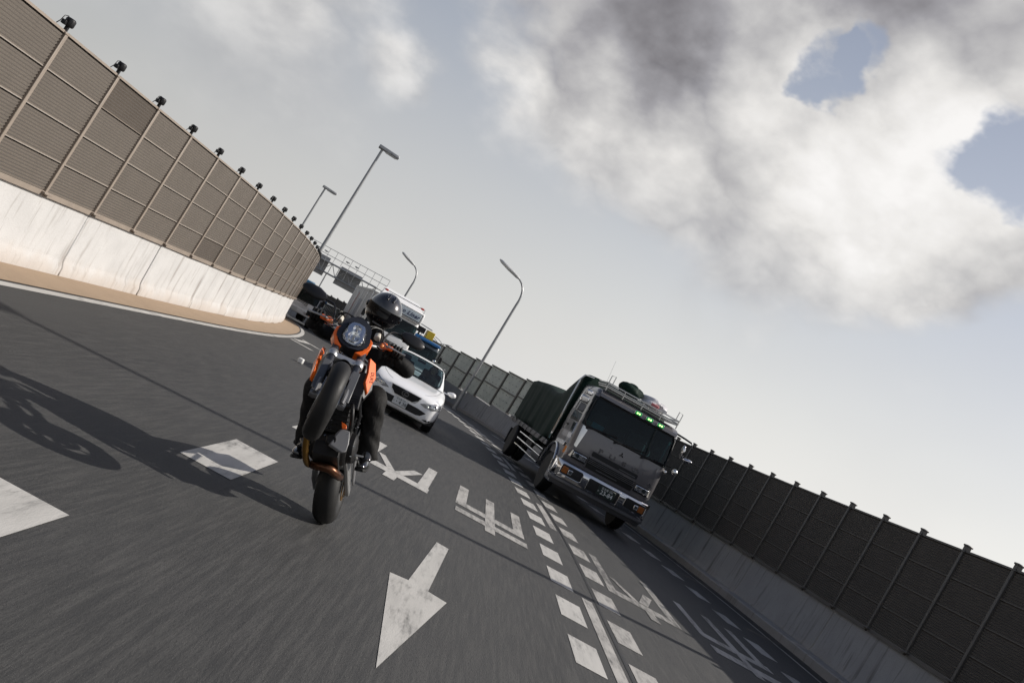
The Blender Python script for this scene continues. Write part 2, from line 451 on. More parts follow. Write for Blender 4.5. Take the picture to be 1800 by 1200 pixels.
# ------------------------------------------------------------------ the road's course
def zf(y):
    """the carriageway falls away gently behind the traffic"""
    if y <= 15: return 0.0
    if y <= 65: return -.0004 * (y - 15) ** 2
    return -1.0 - .04 * (y - 65)
class Path:
    def __init__(s, x0, y0, R): s.x0, s.y0, s.R = x0, y0, R
    def at(s, q, d=0.0):
        """q: distance along from where the curve begins, d: offset to the right of travel away from the camera"""
        if q <= 0: return s.x0 + d, s.y0 + q, 0.0
        a = q / s.R
        return s.x0 - s.R + (s.R + d) * cos(a), s.y0 + (s.R + d) * sin(a), a
    def pt(s, q, d=0.0, z=0.0):
        x, y, a = s.at(q, d); return Vector((x, y, zf(y) + z))
PL, PM, PR = Path(-6.45, 17, 95), Path(1.73, 12, 122), Path(7.7, 5, 113)
LEAN = radians(2.5)                          # the road is banked: posts and walls stand plumb, the deck tips to the inside
def strip(mb, path, q0, q1, d0, d1, z, step=.8, mi=0):
    n = max(1, int(math.ceil((q1 - q0) / step)))
    rows = [q0 + (q1 - q0) * i / n for i in range(n + 1)]
    vs = []
    for q in rows: vs += [path.pt(q, d0, z), path.pt(q, d1, z)]
    mb.add(vs, [(2 * i, 2 * i + 1, 2 * i + 3, 2 * i + 2) for i in range(n)], mi)
    return mb
def sweep(mb, path, prof, q0, q1, step, mi=0, cap=True):
    """profile: list of (d, z) swept along the path"""
    n = max(1, int(math.ceil((q1 - q0) / step))); rings = []
    for i in range(n + 1):
        q = q0 + (q1 - q0) * i / n
        rings.append([path.pt(q, d, z) for d, z in prof])
    return mb.loft(rings, cap=cap, mi=mi)

# ground far below the elevated road, to the horizon
g = MB(); g.add([(-3000, -3000, -9), (3000, -3000, -9), (3000, 3000, -9), (-3000, 3000, -9)], [(0, 1, 2, 3)])
structure(mk('ground', g, M('city_ground', (.12, .12, .115), .9, var=.3, scale=.02)))
# carriageway
rd = MB(); rows = []
NR = 110
for i in range(NR + 1):
    t = i / NR
    ql = -60 + t * (60 + 95 * 1.0); qr = -50 + t * (50 + 113 * .98)
    a = PL.pt(ql, -.9); b = PR.pt(qr, .9)
    rows.append([Vector((a.x + (b.x - a.x) * k / 10, a.y + (b.y - a.y) * k / 10, 0)) for k in range(11)])
for r in rows:
    for p in r: p.z = zf(p.y)
rd.loft(rows, closed=False, cap=False)
structure(mk('road', rd, m_asphalt))
# painted markings: sheets 4 mm proud of the road
def marking(name, mb, mat=None):
    return structure(mk(name, mb, mat or m_paint, fix=False))
def poly_mark(name, polys, mat=None, z=.004):
    mb = MB()
    for i, pl in enumerate(polys):
        a = sum(p[0] * q[1] - q[0] * p[1] for p, q in zip(pl, pl[1:] + pl[:1]))
        if a < 0: pl = pl[::-1]
        mb.add([(x, y, zf(y) + z + i * .0006) for x, y in pl], [tuple(range(len(pl)))])
    return marking(name, mb, mat)
rr = lambda x0, y0, x1, y1: [(x0, y0), (x1, y0), (x1, y1), (x0, y1)]
poly_mark('lane_arrow', [[(0.30, 9.38), (0.44, 9.36), (0.36, 7.32), (0.53, 7.28), (0.20, 5.14), (0.02, 7.28), (0.18, 7.34)]])
poly_mark('road_lettering', [rr(-1.12, 12.55, -.96, 14.76), [(-1.10, 12.12), (-.03, 12.14), (-.03, 12.55), (-1.10, 12.55)], rr(-.21, 12.5, -.05, 14.84), rr(-.65, 11.72, -.48, 12.3),
     [(-.95, 13.55), (-.84, 13.55), (-.55, 12.5), (-.68, 12.5)], [(-.57, 12.5), (-.44, 12.5), (-.22, 13.62), (-.36, 13.6)]])
poly_mark('road_lettering', [rr(.37, 12.8, .53, 14.78), rr(.37, 12.72, 1.46, 13.10), rr(1.29, 12.9, 1.45, 14.82), rr(.39, 12.06, 1.48, 12.42), rr(.84, 11.7, .99, 14.8)], m_paint_worn)
poly_mark('road_lettering', [rr(2.75, 12.5, 2.89, 15.0), rr(2.73, 12.28, 3.84, 12.64), rr(3.70, 12.3, 3.85, 15.03), [(2.92, 13.62), (3.01, 13.6), (3.26, 12.6), (3.16, 12.58)],
     [(3.5, 13.64), (3.63, 13.54), (3.4, 12.66), (3.26, 12.68)], rr(3.28, 11.8, 3.42, 12.4)], m_paint_faint)
poly_mark('road_lettering', [rr(4.27, 12.85, 4.40, 14.8), rr(4.28, 12.78, 5.42, 13.1), rr(4.30, 12.02, 5.40, 12.4), rr(4.82, 11.8, 4.96, 14.95), rr(5.22, 12.85, 5.36, 14.85)], m_paint_worn)
poly_mark('road_lettering', [rr(-6.15, 28.9, -5.92, 31.1), [(-5.99, 27.84), (-5.27, 27.75), (-5.2, 28.1), (-5.99, 28.2)], [(-6.3, 30.95), (-5.6, 30.6), (-5.55, 30.95), (-6.3, 31.3)]])
# thick broken line on the left of the rider's lane
for k in range(-3, 8):
    y0 = 7.45 + 4.15 * k
    if y0 < -3: continue
    mb = MB(); strip(mb, Path(-1.70, 14, 118), y0 - 14, y0 - 14 + 1.65, -.235 + (-.17 if k < 0 else 0), .235 + (-.17 if k < 0 else 0), .004); marking('broken_line_dash', mb)
# small block markings on both sides of the lane line
for k in range(-6, 26):
    q = 7.62 - 12 + 1.56 * k
    mb = MB(); strip(mb, PM, q, q + .86, 0, .30, .004); marking('block_marking', mb)
    mb = MB(); strip(mb, PM, q + .12, q + .98, .66, .95, .004); marking('block_marking', mb, m_paint_worn)
for k in range(-2, 16):
    q = 14.33 - 5 + 1.6 * k
    mb = MB(); strip(mb, PR, q, q + .85, -1.62, -1.32, .004); marking('block_marking', mb, m_paint_worn)
for q0, q1 in ((-14, -7.6), (-5.2, -1.3), (3.6, 6.4), (11.6, 14.4), (19.6, 22.4), (27, 30)):
    mb = MB(); strip(mb, PM, q0, q1, .40, .54, .0045); marking('lane_line_dash', mb, m_paint_worn)
mb = MB(); strip(mb, PM, -40, 40, .595, .635, .0035); structure(mk('road_seam', mb, M('seam_tar', (.012, .012, .012), .55, var=.3), fix=False))
mb = MB(); strip(mb, PL, -40, 60, .86, 1.02, .005); marking('edge_line', mb)
mb = MB(); strip(mb, PR, -30, 70, -.42, -.34, .004); marking('edge_line', mb, m_paint_worn)
mb = MB(); strip(mb, PL, -45, 60, -.02, .80, .008); structure(mk('gutter', mb, m_gutter, fix=False))
mb = MB(); strip(mb, PR, -35, 75, -.28, .0, .008); structure(mk('gutter', mb, M('gutter_dark', (.035, .033, .03), .8, var=.4, scale=3), fix=False))
# seams across the deck (expansion joints)
mb = MB(); mb.add([(-6.4, 2.2, .003), (7.4, 2.6, .003), (7.4, 2.72, .003), (-6.4, 2.32, .003)], [(0, 1, 2, 3)])
structure(mk('expansion_joint', mb, M('joint_rubber', (.02, .02, .02), .7), fix=False))

# ------------------------------------------------------------------ the two noise walls
ROW, NROW, BARH = .462, 4, 1.06
m_panel_old = M('noise_panel_weathered', (.185, .156, .130), .65, var=.25, scale=1.6); m_panel_dk2 = M('noise_panel_faded_shaded', (.135, .124, .112), .6, var=.25, scale=2)  # the second is a variant for the shaded wall, equally darkened
def panel_mesh(name, W, mat):
    """ribbed noise panel: sawtooth louvres, X along the wall, Y towards the road, Z up"""
    mb = MB(); n = 11; h = ROW - .010; w = W - .06
    vs = []; fs = []
    for i in range(n):
        z0 = .005 + h * i / n; z1 = .005 + h * (i + 1) / n; zm = z0 + (z1 - z0) * .62
        vs += [(-w / 2, .012, z0), (w / 2, .012, z0), (w / 2, .030, zm), (-w / 2, .030, zm)]
        o = 4 * i; fs += [(o, o + 1, o + 2, o + 3)]
        if i < n - 1: fs += [(o + 3, o + 2, o + 5, o + 4)]
    mb.add(vs, fs)
    mi = [0 if k % 2 == 0 else 1 for k in range(len(fs))]; mb.mi = mi
    mb.box((0, -.022, ROW / 2), (w + .03, .05, ROW - .001), mi=1)
    mb.box((0, .006, .006), (w + .03, .044, .012), mi=0)
    o = mk(name, mb, [mat, m_slot], fix=False); return o
def wall_matrix(path, q, side, d):
    """frame on the wall line: X along, Y to the road, Z up (plumb)"""
    x, y, a = path.at(q, d)
    rz = atan2(-cos(a), sin(a)) if side < 0 else atan2(cos(a), -sin(a))
    return T(x, y, zf(y)) @ RY(LEAN) @ RZ(rz)
def barrier_profile(): return [(-.30, .0), (.085, .0), (.08, .14), (.045, .22), (.035, .28), (.0, BARH), (-.24, BARH), (-.24, .3)]
def segment_mesh(name, W, mat):
    mb = MB(); pr = barrier_profile(); g = .012
    mb.loft([[Vector((-W / 2 + g, y, z)) for y, z in pr], [Vector((W / 2 - g, y, z)) for y, z in pr]])
    return mk(name, mb, mat, bevel=.012, seg=1)
def build_wall(name, label, path, side, d_face, q0, bay, nbay, mats, seg_bays, topbox, glass_from=None):
    root = tag(empty(name), label, 'wall')
    mp, mpost, mconc = mats
    first = {}
    def place(kind, proto, mx, mat=None):
        if kind not in first:
            first[kind] = proto; proto.parent = root; proto.matrix_basis = mx
            if mat is not None:
                proto.material_slots[0].link = 'OBJECT'; proto.material_slots[0].material = mat
            return proto
        return share(proto, mx, root, mat)
    protos = dict(panel=panel_mesh('panel', bay, mp))
    pm = MB(); pm.box((0, .012, BARH + ROW * NROW / 2), (.066, .084, ROW * NROW)); pm.box((0, .0, BARH + ROW * NROW + .01), (.12, .12, .03))
    pm.box((0, .02, BARH + .02), (.2, .16, .03))
    protos['post'] = mk('post', pm, mpost, bevel=.006, seg=1)
    protos['barrier_segment'] = segment_mesh('barrier_segment', bay * seg_bays, mconc)
    rail = MB(); rail.box((0, .0, BARH + ROW * NROW + .018), (bay - .12, .075, .03)); protos['cap_rail'] = mk('cap_rail', rail, mpost)
    sl = MB(); sl.box((0, -.01, BARH + .004), (bay - .07, .11, .07)); protos['sill_cover'] = mk('sill_cover', sl, mpost)  # strip added to block the slit of sun between barrier and panels
    tb = MB()
    if topbox == 'lamp':
        tb.box((0, 0, 2.97), (.04, .04, .08)); tb.lathe((0, .0, 3.0), (0, 0, 1), [(.05, 0), (.062, .02), (.062, .085), (.045, .105)], 10)
        tb.box((.07, -.02, 3.02), (.055, .055, .055)); tb.tube([(.04, 0, 3.03), (.12, .02, 3.10), (.19, .02, 3.08), (.22, .02, 3.0), (.23, .0, 2.95)], .007, 5)
    else:
        tb.box((0, 0, 2.97), (.09, .09, .08)); tb.box((0, 0, 3.02), (.115, .115, .03))
    protos['post_top_box'] = mk('post_top_box', tb, m_black if topbox == 'lamp' else mpost, bevel=.008, seg=1)
    gp = None
    if glass_from is not None:
        gmat = make_translucent()
        def gpan(w, h):
            b = MB(); b.box((0, 0, h / 2), (w - .05, .02, h - .02)); return mk('clear_panel', b, gmat)
        gp = gpan(bay * 2, .90)
        bt = MB()
        for ix in range(-2, 3):
            for iz in range(3):
                bt.cyl((ix * bay * .42, .01, .14 + .31 * iz), (ix * bay * .42, .035, .14 + .31 * iz), .018, n=6)
        protos['bolt_set'] = mk('bolt_set', bt, m_post_dk)
        mr = MB(); mr.box((0, .03, 0), (bay * 2, .07, .07)); protos['mid_rail'] = mk('mid_rail', mr, m_post_dk)
        gpost = MB(); gpost.box((0, 0, BARH + .92), (.13, .16, 1.86)); protos['glass_post'] = mk('glass_post', gpost, m_post_dk)
    for k in range(nbay + 1):
        q = q0 + bay * k; mx = wall_matrix(path, q, side, d_face)
        glassy = glass_from is not None and glass_from[0] <= q < glass_from[1]
        if not glassy:
            place('post', protos['post'], mx); place('post_top_box', protos['post_top_box'], mx)
        if k == nbay: break
        mc = wall_matrix(path, q + bay / 2, side, d_face)
        if k % seg_bays == 0:
            place('barrier_segment', protos['barrier_segment'], wall_matrix(path, q + bay * seg_bays / 2, side, d_face))
        if not glassy:
            place('cap_rail', protos['cap_rail'], mc); place('sill_cover', protos['sill_cover'], mc)
            for r in range(NROW):
                mat = None
                if side < 0 and (r == 3 and k in (13, 14, 15, 16) or (k * 7 + r * 5) % 23 == 0): mat = m_panel_lt
                elif (k * 5 + r * 11) % 13 == 0: mat = m_panel_old if side < 0 else m_panel_dk2
                place('panel', protos['panel'], mc @ T(0, 0, BARH + ROW * r), mat)
        elif k % 2 == 0:
            m2 = wall_matrix(path, q + bay, side, d_face)
            place('glass_post', protos['glass_post'], mx)
            for r in range(2):
                place('clear_panel', gp, m2 @ T(0, 0, BARH + .02 + .92 * r)); place('bolt_set', protos['bolt_set'], m2 @ T(0, 0, BARH + .02 + .92 * r))
            place('mid_rail', protos['mid_rail'], m2 @ T(0, 0, BARH + .93))
            place('mid_rail', protos['mid_rail'], m2 @ T(0, 0, BARH + 1.86))
    for k, p in protos.items():
        if k not in first: bpy.data.objects.remove(p)
    return root
def make_translucent():
    m, nt, b, N, L, noise, rng, mix, ma = nodes_of('frosted_panel')
    t = N('ShaderNodeTexCoord').outputs['Object']
    c = mix(rng(noise(t, 1.5, 5, .6, (1, 1, .5)), .3, .7), (.42, .44, .42), (.52, .54, .51))
    d = N('ShaderNodeBsdfDiffuse'); tr = N('ShaderNodeBsdfTranslucent'); L(c, d.inputs[0]); L(c, tr.inputs[0])
    g = N('ShaderNodeBsdfGlossy'); g.inputs['Roughness'].default_value = .25; g.inputs[0].default_value = (.6, .6, .6, 1)
    m1 = N('ShaderNodeMixShader'); m1.inputs[0].default_value = .32; L(d.outputs[0], m1.inputs[1]); L(tr.outputs[0], m1.inputs[2])
    m2 = N('ShaderNodeMixShader'); m2.inputs[0].default_value = .06; L(m1.outputs[0], m2.inputs[1]); L(g.outputs[0], m2.inputs[2])
    L(m2.outputs[0], nt.nodes['Material Output'].inputs[0])
    return m
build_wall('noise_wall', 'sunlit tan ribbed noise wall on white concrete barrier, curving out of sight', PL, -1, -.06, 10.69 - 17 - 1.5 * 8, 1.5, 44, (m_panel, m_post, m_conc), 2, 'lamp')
build_wall('noise_wall', 'shaded brown noise wall on concrete barrier, shade coloured into both, beside the covered truck', PR, 1, .45, 14.33 - 5 - 1.245 * 10, 1.245, 98, (m_panel_dk, m_post_dk, m_conc_shade), 3, 'box', (33.5, 62))
# raised kerb under the shaded wall
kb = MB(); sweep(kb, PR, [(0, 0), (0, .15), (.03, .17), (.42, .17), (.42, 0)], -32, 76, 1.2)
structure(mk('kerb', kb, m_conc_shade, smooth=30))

# ------------------------------------------------------------------ street lamps
def post_frame(x, y, z=None): return T(x, y, zf(y) if z is None else z) @ RY(LEAN)
def box_head_lamp(label, x, y, h, rz):
    r = tag(empty('street_lamp', post_frame(x, y) @ RZ(rz)), label, 'street lamp', 'street lamps along the road')
    p = MB(); p.cyl((0, 0, 0), (0, 0, h), .11, .065, 12); p.cyl((0, 0, 0), (0, 0, 1.2), .15, .15, 12); mk('pole', p, m_steel, r, smooth=40)
    hd = MB(); hd.box((.35, 0, h + .1), (1.15, .42, .17)); hd.box((.7, 0, h + .08), (.5, .46, .10)); mk('lamp_head', hd, m_steel, r, bevel=.03)
    gl = MB(); gl.box((.52, 0, h - .0), (.62, .32, .05)); mk('lens', gl, M('lamp_lens', (.5, .5, .48), .2, coat=.5), r, bevel=.01)
    return r
box_head_lamp('tall grey street lamp with box head behind the end of the tan wall', -11.0, 46.5, 9.9, radians(15))
box_head_lamp('farther, smaller grey street lamp with box head left of the tall one', -18.2, 68.0, 9.6, radians(20))
box_head_lamp('street lamp behind the brown wall, known by its thin shadow across the road', 8.75, 12.32, 10.4, radians(180))
def curved_lamp(label, x, y, h, arm, rz):
    r = tag(empty('street_lamp', post_frame(x, y) @ RZ(rz)), label, 'street lamp', 'street lamps along the road')
    pts = [(0, 0, 0), (0, 0, h * .5), (0, 0, h - 1.3), (.0, 0, h - .75), (-.1, 0, h - .32), (-.32, 0, h - .02), (-.62, 0, h + .16)]
    pts = catmull(pts, 4)
    p = MB(); n = len(pts); p.tube(pts, [.080 - .045 * i / n for i in range(n)], 10); p.cyl((0, 0, 0), (0, 0, 1.0), .12, .12, 10); mk('pole', p, m_steel, r, smooth=40)
    hd = MB(); a = Vector((-.55, 0, h + .14)); b = Vector((-arm + .05, 0, h + .50))
    d = (b - a).normalized(); rings = []
    for t, w, q in ((0, .05, .05), (.12, .14, .09), (.55, .18, .11), (.9, .16, .09), (1, .06, .04)):
        c = a.lerp(b, t); u = Vector((0, 1, 0)); v = d.cross(u)
        rings.append([c + u * (w * cos(2 * pi * i / 10)) + v * (q * sin(2 * pi * i / 10)) for i in range(10)])
    hd.loft(rings); mk('lamp_head', hd, M('lamp_white', (.62, .62, .6), .4, metal=.2), r, smooth=50)
    gl = MB(); c = a.lerp(b, .55); gl.bar(c - d * .45 + Vector((0, 0, -.07)), c + d * .45 + Vector((0, 0, -.07)), .2, .03); mk('lens', gl, M('lamp_lens', (.5, .5, .48), .2, coat=.5), r)
    return r
curved_lamp('curved-neck street lamp rising behind the frosted wall panels right of centre', -.95, 45.6, 7.15, 1.95, radians(-6))
curved_lamp('smaller curved-neck street lamp above the white box truck', -7.9, 60.5, 6.75, 1.75, radians(-6))
def twin_lamp(label, x, y, h, rz):
    r = tag(empty('twin_street_lamp', T(x, y, -9) @ RY(LEAN) @ RZ(rz)), label, 'street lamp', 'distant twin-arm street lamps')
    h += 9
    p = MB(); p.cyl((0, 0, 0), (0, 0, h), .12, .06, 8); mk('pole', p, m_steel, r, smooth=40)
    for s in (-1, 1):
        a = MB(); a.tube([(0, 0, h - .1), (s * .3, 0, h + .28), (s * .7, 0, h + .42)], .05, 6); mk('arm', a, m_steel, r)
        q = MB(); q.bar((s * .65, 0, h + .42), (s * 1.45, 0, h + .55), .22, .1); mk('lamp_head', q, m_signback, r, bevel=.03)
    return r
twin_lamp('left of two distant twin-arm street lamps beside the blue truck', -8.9, 120, 2.7, .2)
twin_lamp('right of two distant twin-arm street lamps beside the blue truck', -9.2, 132, 3.0, .2)
twin_lamp('distant twin-arm street lamp peeping over the frosted wall panels', 1.2, 130, 3.0, .5)

# ------------------------------------------------------------------ overhead sign gantry seen from behind
def gantry():
    Y = 112.0; k = Y / FOCAL
    gx0, gx1 = -400 * k, -238 * k
    zt = CAM_H + 49 * k; zb = CAM_H + 30 * k
    r = tag(empty('sign_gantry'), 'grey lattice sign gantry with walkway railing, seen from behind over the road', 'gantry')
    tr = MB(); xe = gx1 - 1.2
    for z in (zt, zb):
        for dy in (0, 1.1): tr.cyl((gx0, Y + dy, z), (xe, Y + dy, z), .09, n=8)
    n = 10; L = (xe - gx0) / n
    for i in range(n + 1):
        x = gx0 + L * i; tr.cyl((x, Y, zb), (x, Y, zt), .045, n=6)
        if i < n:
            a, b = ((zb, zt) if i % 2 else (zt, zb)); tr.cyl((x, Y, a), (x + L, Y, b), .045, n=6)
    mk('truss', tr, m_steel, r)
    rl = MB(); zr = zt + 22 * k
    for q in (0, .8): rl.cyl((gx0, Y - .6, zr - q), (gx1, Y - .6, zr - q), .035, n=6)
    for i in range(12):
        x = gx0 + (gx1 - gx0) * i / 11; rl.cyl((x, Y - .6, zt - .2), (x, Y - .6, zr), .028, n=6)
    rl.box(((gx0 + gx1) / 2, Y + .2, zt - .05), (gx1 - gx0, 1.4, .06))
    mk('railing', rl, m_steel, r)
    for x0, x1, z0, z1 in ((-392, -353, 22, 57), (-330, -287, 20, 54)):
        s = MB(); s.box(((x0 + x1) / 2 * k, Y + 1.4, CAM_H + (z0 + z1) / 2 * k), ((x1 - x0) * k, .12, (z1 - z0) * k))
        so = mk('sign_board', s, m_signback, r, bevel=.02)
        for j in range(6):
            ri = MB(); ri.box(((x0 + x1) / 2 * k, Y + 1.3, CAM_H + (z0 + (z1 - z0) * (j + .5) / 6) * k), ((x1 - x0) * k * .98, .08, .08)); mk('stiffener', ri, m_signback, so)
    for x in (gx0 + .6, -345 * k, -275 * k):
        p = MB(); p.cyl((x, Y + .5, -9), (x, Y + .5, zb), .08, n=8); mk('column', p, m_steel, r)
    for x in (-372, -360, -318, -300):
        l = MB(); l.tube([(x * k, Y - .6, zt + .9), (x * k, Y - 1.4, zt + 1.05), (x * k + .25, Y - 1.7, zt + 1.0)], .04, 6); l.box((x * k + .25, Y - 1.8, zt + .98), (.5, .3, .12)); mk('sign_lamp', l, m_signback, r)
gantry()
# white raised lane marker beside the rider
mk_ = MB(); mk_.box((-4.05, 21.0, zf(21) + .06), (.13, .16, .12)); o = mk('road_stud', mk_, M('white_resin', (.72, .72, .7), .4), bevel=.02)
tag(o, 'small white raised road stud on the asphalt left of the motorcycle', 'road stud')
# ------------------------------------------------------------------ materials for vehicles
m_rubber = M('tyre_rubber', (.013, .0128, .0125), .58, var=.35, scale=14, bump=.06, bscale=90, rvar=.12, spec=.3)
m_orange = M('orange_plastic', (.86, .14, .008), .32, var=.08, coat=.5)
m_blk_satin = M('black_satin', (.011, .011, .0125), .38, var=.3, scale=8, rvar=.12, spec=.35)
m_blk_gloss = M('black_gloss', (.008, .008, .009), .10, coat=1.0, var=.2)
m_graph = M('graphite_plastic', (.022, .024, .031), .35, var=.15, spec=.4)
m_alu = M('cast_aluminium', (.50, .50, .49), .35, metal=.85, var=.2, scale=12)
m_grey = M('grey_cast', (.17, .17, .175), .42, metal=.45, var=.2, scale=12)
m_chrome = M('chrome', (.62, .62, .63), .08, metal=1.0, var=.06, rvar=.05)
m_bronze = M('heat_tinted_pipe', (.10, .043, .022), .33, metal=.75, var=.45, scale=7)
m_gold = M('gold_pipe', (.24, .13, .03), .33, metal=.8, var=.3, scale=7)
m_disc = M('brake_disc_steel', (.42, .42, .42), .28, metal=1.0)
m_white = M('white_paint', (.86, .86, .86), .20, var=.03, coat=.8, scale=2, rvar=.04)
m_refl = M('lamp_reflector', (.86, .86, .86), .10, metal=1.0, var=.15, scale=40)
m_amber = M('amber_lens', (.85, .26, .03), .15, coat=1.0)
def glass_mat(name, tint, gloss=.04, base=.0, spec=1.0, film=(.35, .35, .34)):
    m, nt, b, N, L, noise, rng, mix, ma = nodes_of(name)
    tr = N('ShaderNodeBsdfTransparent'); tr.inputs[0].default_value = (*tint, 1)
    g = N('ShaderNodeBsdfGlossy'); g.inputs['Roughness'].default_value = gloss
    fr = N('ShaderNodeFresnel'); fr.inputs[0].default_value = 1.42
    t = N('ShaderNodeTexCoord').outputs['Object']
    dust_light = N('ShaderNodeBsdfDiffuse'); dust_light.inputs[0].default_value = (*film, 1)  # dust film; on the tinted screen its teal colour stands in for light
    m0 = N('ShaderNodeMixShader'); L(rng(noise(t, 3, 5), .3, .8, base, base + .03), m0.inputs[0]); L(tr.outputs[0], m0.inputs[1]); L(dust_light.outputs[0], m0.inputs[2])
    m1 = N('ShaderNodeMixShader'); L(ma('MULTIPLY', fr.outputs[0], spec), m1.inputs[0]); L(m0.outputs[0], m1.inputs[1]); L(g.outputs[0], m1.inputs[2])
    L(m1.outputs[0], nt.nodes['Material Output'].inputs[0])
    return m
m_clear = glass_mat('clear_lens', (.93, .94, .95), .03, .01, 1.0)
m_wind = glass_mat('windscreen_glass', (.30, .40, .42), .03, .012, .85)
m_wind_dk = glass_mat('tinted_windscreen', (.26, .40, .42), .03, .05, .75, (.10, .17, .19))  # teal film colour lifts the dark screen as if light fell there

# ------------------------------------------------------------------ motorcycle, rear wheel on the road, front wheel in the air
LEANB, WHEELIE, STEER, YAWB = radians(16.5), radians(31.7), radians(16.4), radians(.8)
BIKE = T(-.68 - .225 * sin(LEANB), 7.65, .09 + .225 * cos(LEANB)) @ RZ(YAWB) @ RY(-LEANB) @ RX(-WHEELIE)
def P(f, l, z): return Vector((l, -f, z))
_sa = Vector((0, -1.15, .69))
STE = Matrix.Translation(_sa) @ Matrix.Rotation(STEER, 4, Vector((0, .40, .917))) @ Matrix.Translation(-_sa)
bike = tag(empty('motorcycle', BIKE), 'black and orange naked motorcycle pulling a wheelie, leaning into the bend', 'motorcycle')
def bp(name, mb, mat, parent=None, st=False, **k):
    if st: mb.xf(STE)
    return mk(name, mb, mat, parent or bike, **k)
def wheel(name, c, R, rt, wide, st, spokes):
    r = MB(); n = 32
    rim_r = R - .018
    r.lathe(c, (1, 0, 0), [(rim_r - .035, -wide * .62), (rim_r - .01, -wide * .72), (rim_r - .022, -wide * .4), (rim_r - .05, 0), (rim_r - .022, wide * .4), (rim_r - .01, wide * .72), (rim_r - .035, wide * .62), (rim_r - .06, 0)], n, loop=True)
    r.cyl(Vector(c) + Vector((-wide * .8, 0, 0)), Vector(c) + Vector((wide * .8, 0, 0)), .042, n=14)
    for i in range(spokes):
        a = 2 * pi * i / spokes; d = Vector((0, cos(a), sin(a))); q = Vector((0, cos(a + .25), sin(a + .25)))
        r.bar(Vector(c) + d * .03, Vector(c) + q * (rim_r - .04), .022, .03, up=(1, 0, 0))
    w = bp(name, r, m_blk_satin, st=st, smooth=35)
    t = MB(); t.lathe(c, (1, 0, 0), [(R + rt * cos(2 * pi * i / 16), wide * sin(2 * pi * i / 16)) for i in range(16)], 48, loop=True)
    bp('tyre', t, m_rubber, w, st, smooth=60)
    return w
rw = wheel('rear_wheel', P(0, 0, 0), .226, .086, .098, False, 5)
fwc = P(1.45, 0, 0)
fw = wheel('front_wheel', fwc, .236, .063, .068, True, 5)
for s in (-1, 1):
    d = MB(); c = fwc + Vector((s * .072, 0, 0))
    d.lathe(c, (1, 0, 0), [(.158, -.0025), (.158, .0025), (.118, .0025), (.118, -.0025)], 32, loop=True); bp('brake_disc', d, m_disc, fw, True)
d = MB(); d.lathe(P(0, -.085, 0), (1, 0, 0), [(.12, -.0025), (.12, .0025), (.085, .0025), (.085, -.0025)], 28, loop=True); bp('brake_disc', d, m_disc, rw)
d = MB(); d.lathe(P(0, .10, 0), (1, 0, 0), [(.10, -.003), (.10, .003), (.07, .003), (.07, -.003)], 26, loop=True); bp('sprocket', d, m_gold, rw)
# forks: dark outer tubes above, grey sliders below, steered
FA = Vector((0, .40, .917)).normalized()
for s in (-1, 1):
    b0 = fwc + Vector((s * .103, .0, 0)); b0 = b0 + Vector((0, -.02, 0))
    f = MB(); f.cyl(b0 - FA * .02, b0 + FA * .24, .027, .027, 14); f.tube([b0 + FA * .0 + Vector((0, -.03, 0)), b0 + FA * .09 + Vector((0, -.05, 0)), b0 + FA * .16 + Vector((0, -.03, 0))], .016, 8)
    f.cyl(b0 - Vector((s * .03, 0, 0)), b0 + Vector((s * .03, 0, 0)), .028, n=12); bp('fork_slider', f, m_grey, st=True, smooth=40)
    f = MB(); f.cyl(b0 + FA * .22, b0 + FA * .80, .0305, .0305, 16); f.cyl(b0 + FA * .22, b0 + FA * .26, .035, .035, 16); bp('fork_tube', f, m_graph, st=True, smooth=40)
    g_ = MB(); g_.bar(b0 + FA * .03 + Vector((s * .012, -.036, 0)), b0 + FA * .40 + Vector((s * .012, -.036, 0)), .058, .012, up=(0, -1, .4)); bp('fork_guard', g_, M('guard_grey', (.075, .077, .082), .45, var=.12), st=True, bevel=.005, seg=1)
    k = MB(); k.lathe(b0 + FA * .50, FA, [(.036, -.03), (.043, -.02), (.043, .035), (.036, .045)], 16); bp('fork_clamp', k, m_alu, st=True, smooth=40)
    k = MB(); c = b0 + FA * .10 + Vector((-s * .012, .05, .0)); k.box(c, (.045, .06, .11), Matrix.Rotation(-.4, 3, 'X')); k.cyl(c + Vector((-.02, -.03, .03)), c + Vector((.03, -.03, .03)), .018, n=10); k.cyl(c + Vector((-.02, -.03, -.03)), c + Vector((.03, -.03, -.03)), .018, n=10)
    bp('brake_caliper', k, m_alu, st=True, bevel=.006)
k = MB(); a = fwc + FA * .50
k.bar(a + Vector((-.10, -.02, 0)), a + Vector((.10, -.02, 0)), .06, .05); bp('lower_triple_clamp', k, m_alu, st=True, bevel=.01)
k = MB(); a = fwc + FA * .76
k.bar(a + Vector((-.12, -.02, 0)), a + Vector((.12, -.02, 0)), .09, .03); bp('upper_triple_clamp', k, m_grey, st=True, bevel=.008)
# front mudguard hugging the tyre
g = MB(); rings = []
for i in range(17):
    a = radians(66 + 112 * i / 16); r0 = .318; c = fwc + Vector((0, -cos(a) * r0, sin(a) * r0)); w = .068
    o = Vector((0, -cos(a), sin(a)))
    prof = []
    for j in range(9):
        t = -1 + 2 * j / 8; prof.append(c + Vector((t * w, 0, 0)) - o * (.045 * t * t))
    for j in range(9):
        t = 1 - 2 * j / 8; prof.append(c + Vector((t * (w - .004), 0, 0)) - o * (.045 * t * t + .005))
    rings.append(prof)
g.loft(rings); mgd = bp('mudguard', g, m_blk_satin, st=True, smooth=60)
for s in (-1, 1):
    k = MB(); k.bar(fwc + Vector((s * .074, .03, .28)), fwc + FA * .30 + Vector((s * .10, -.02, 0)), .012, .07); bp('mudguard_stay', k, m_graph, mgd, True)
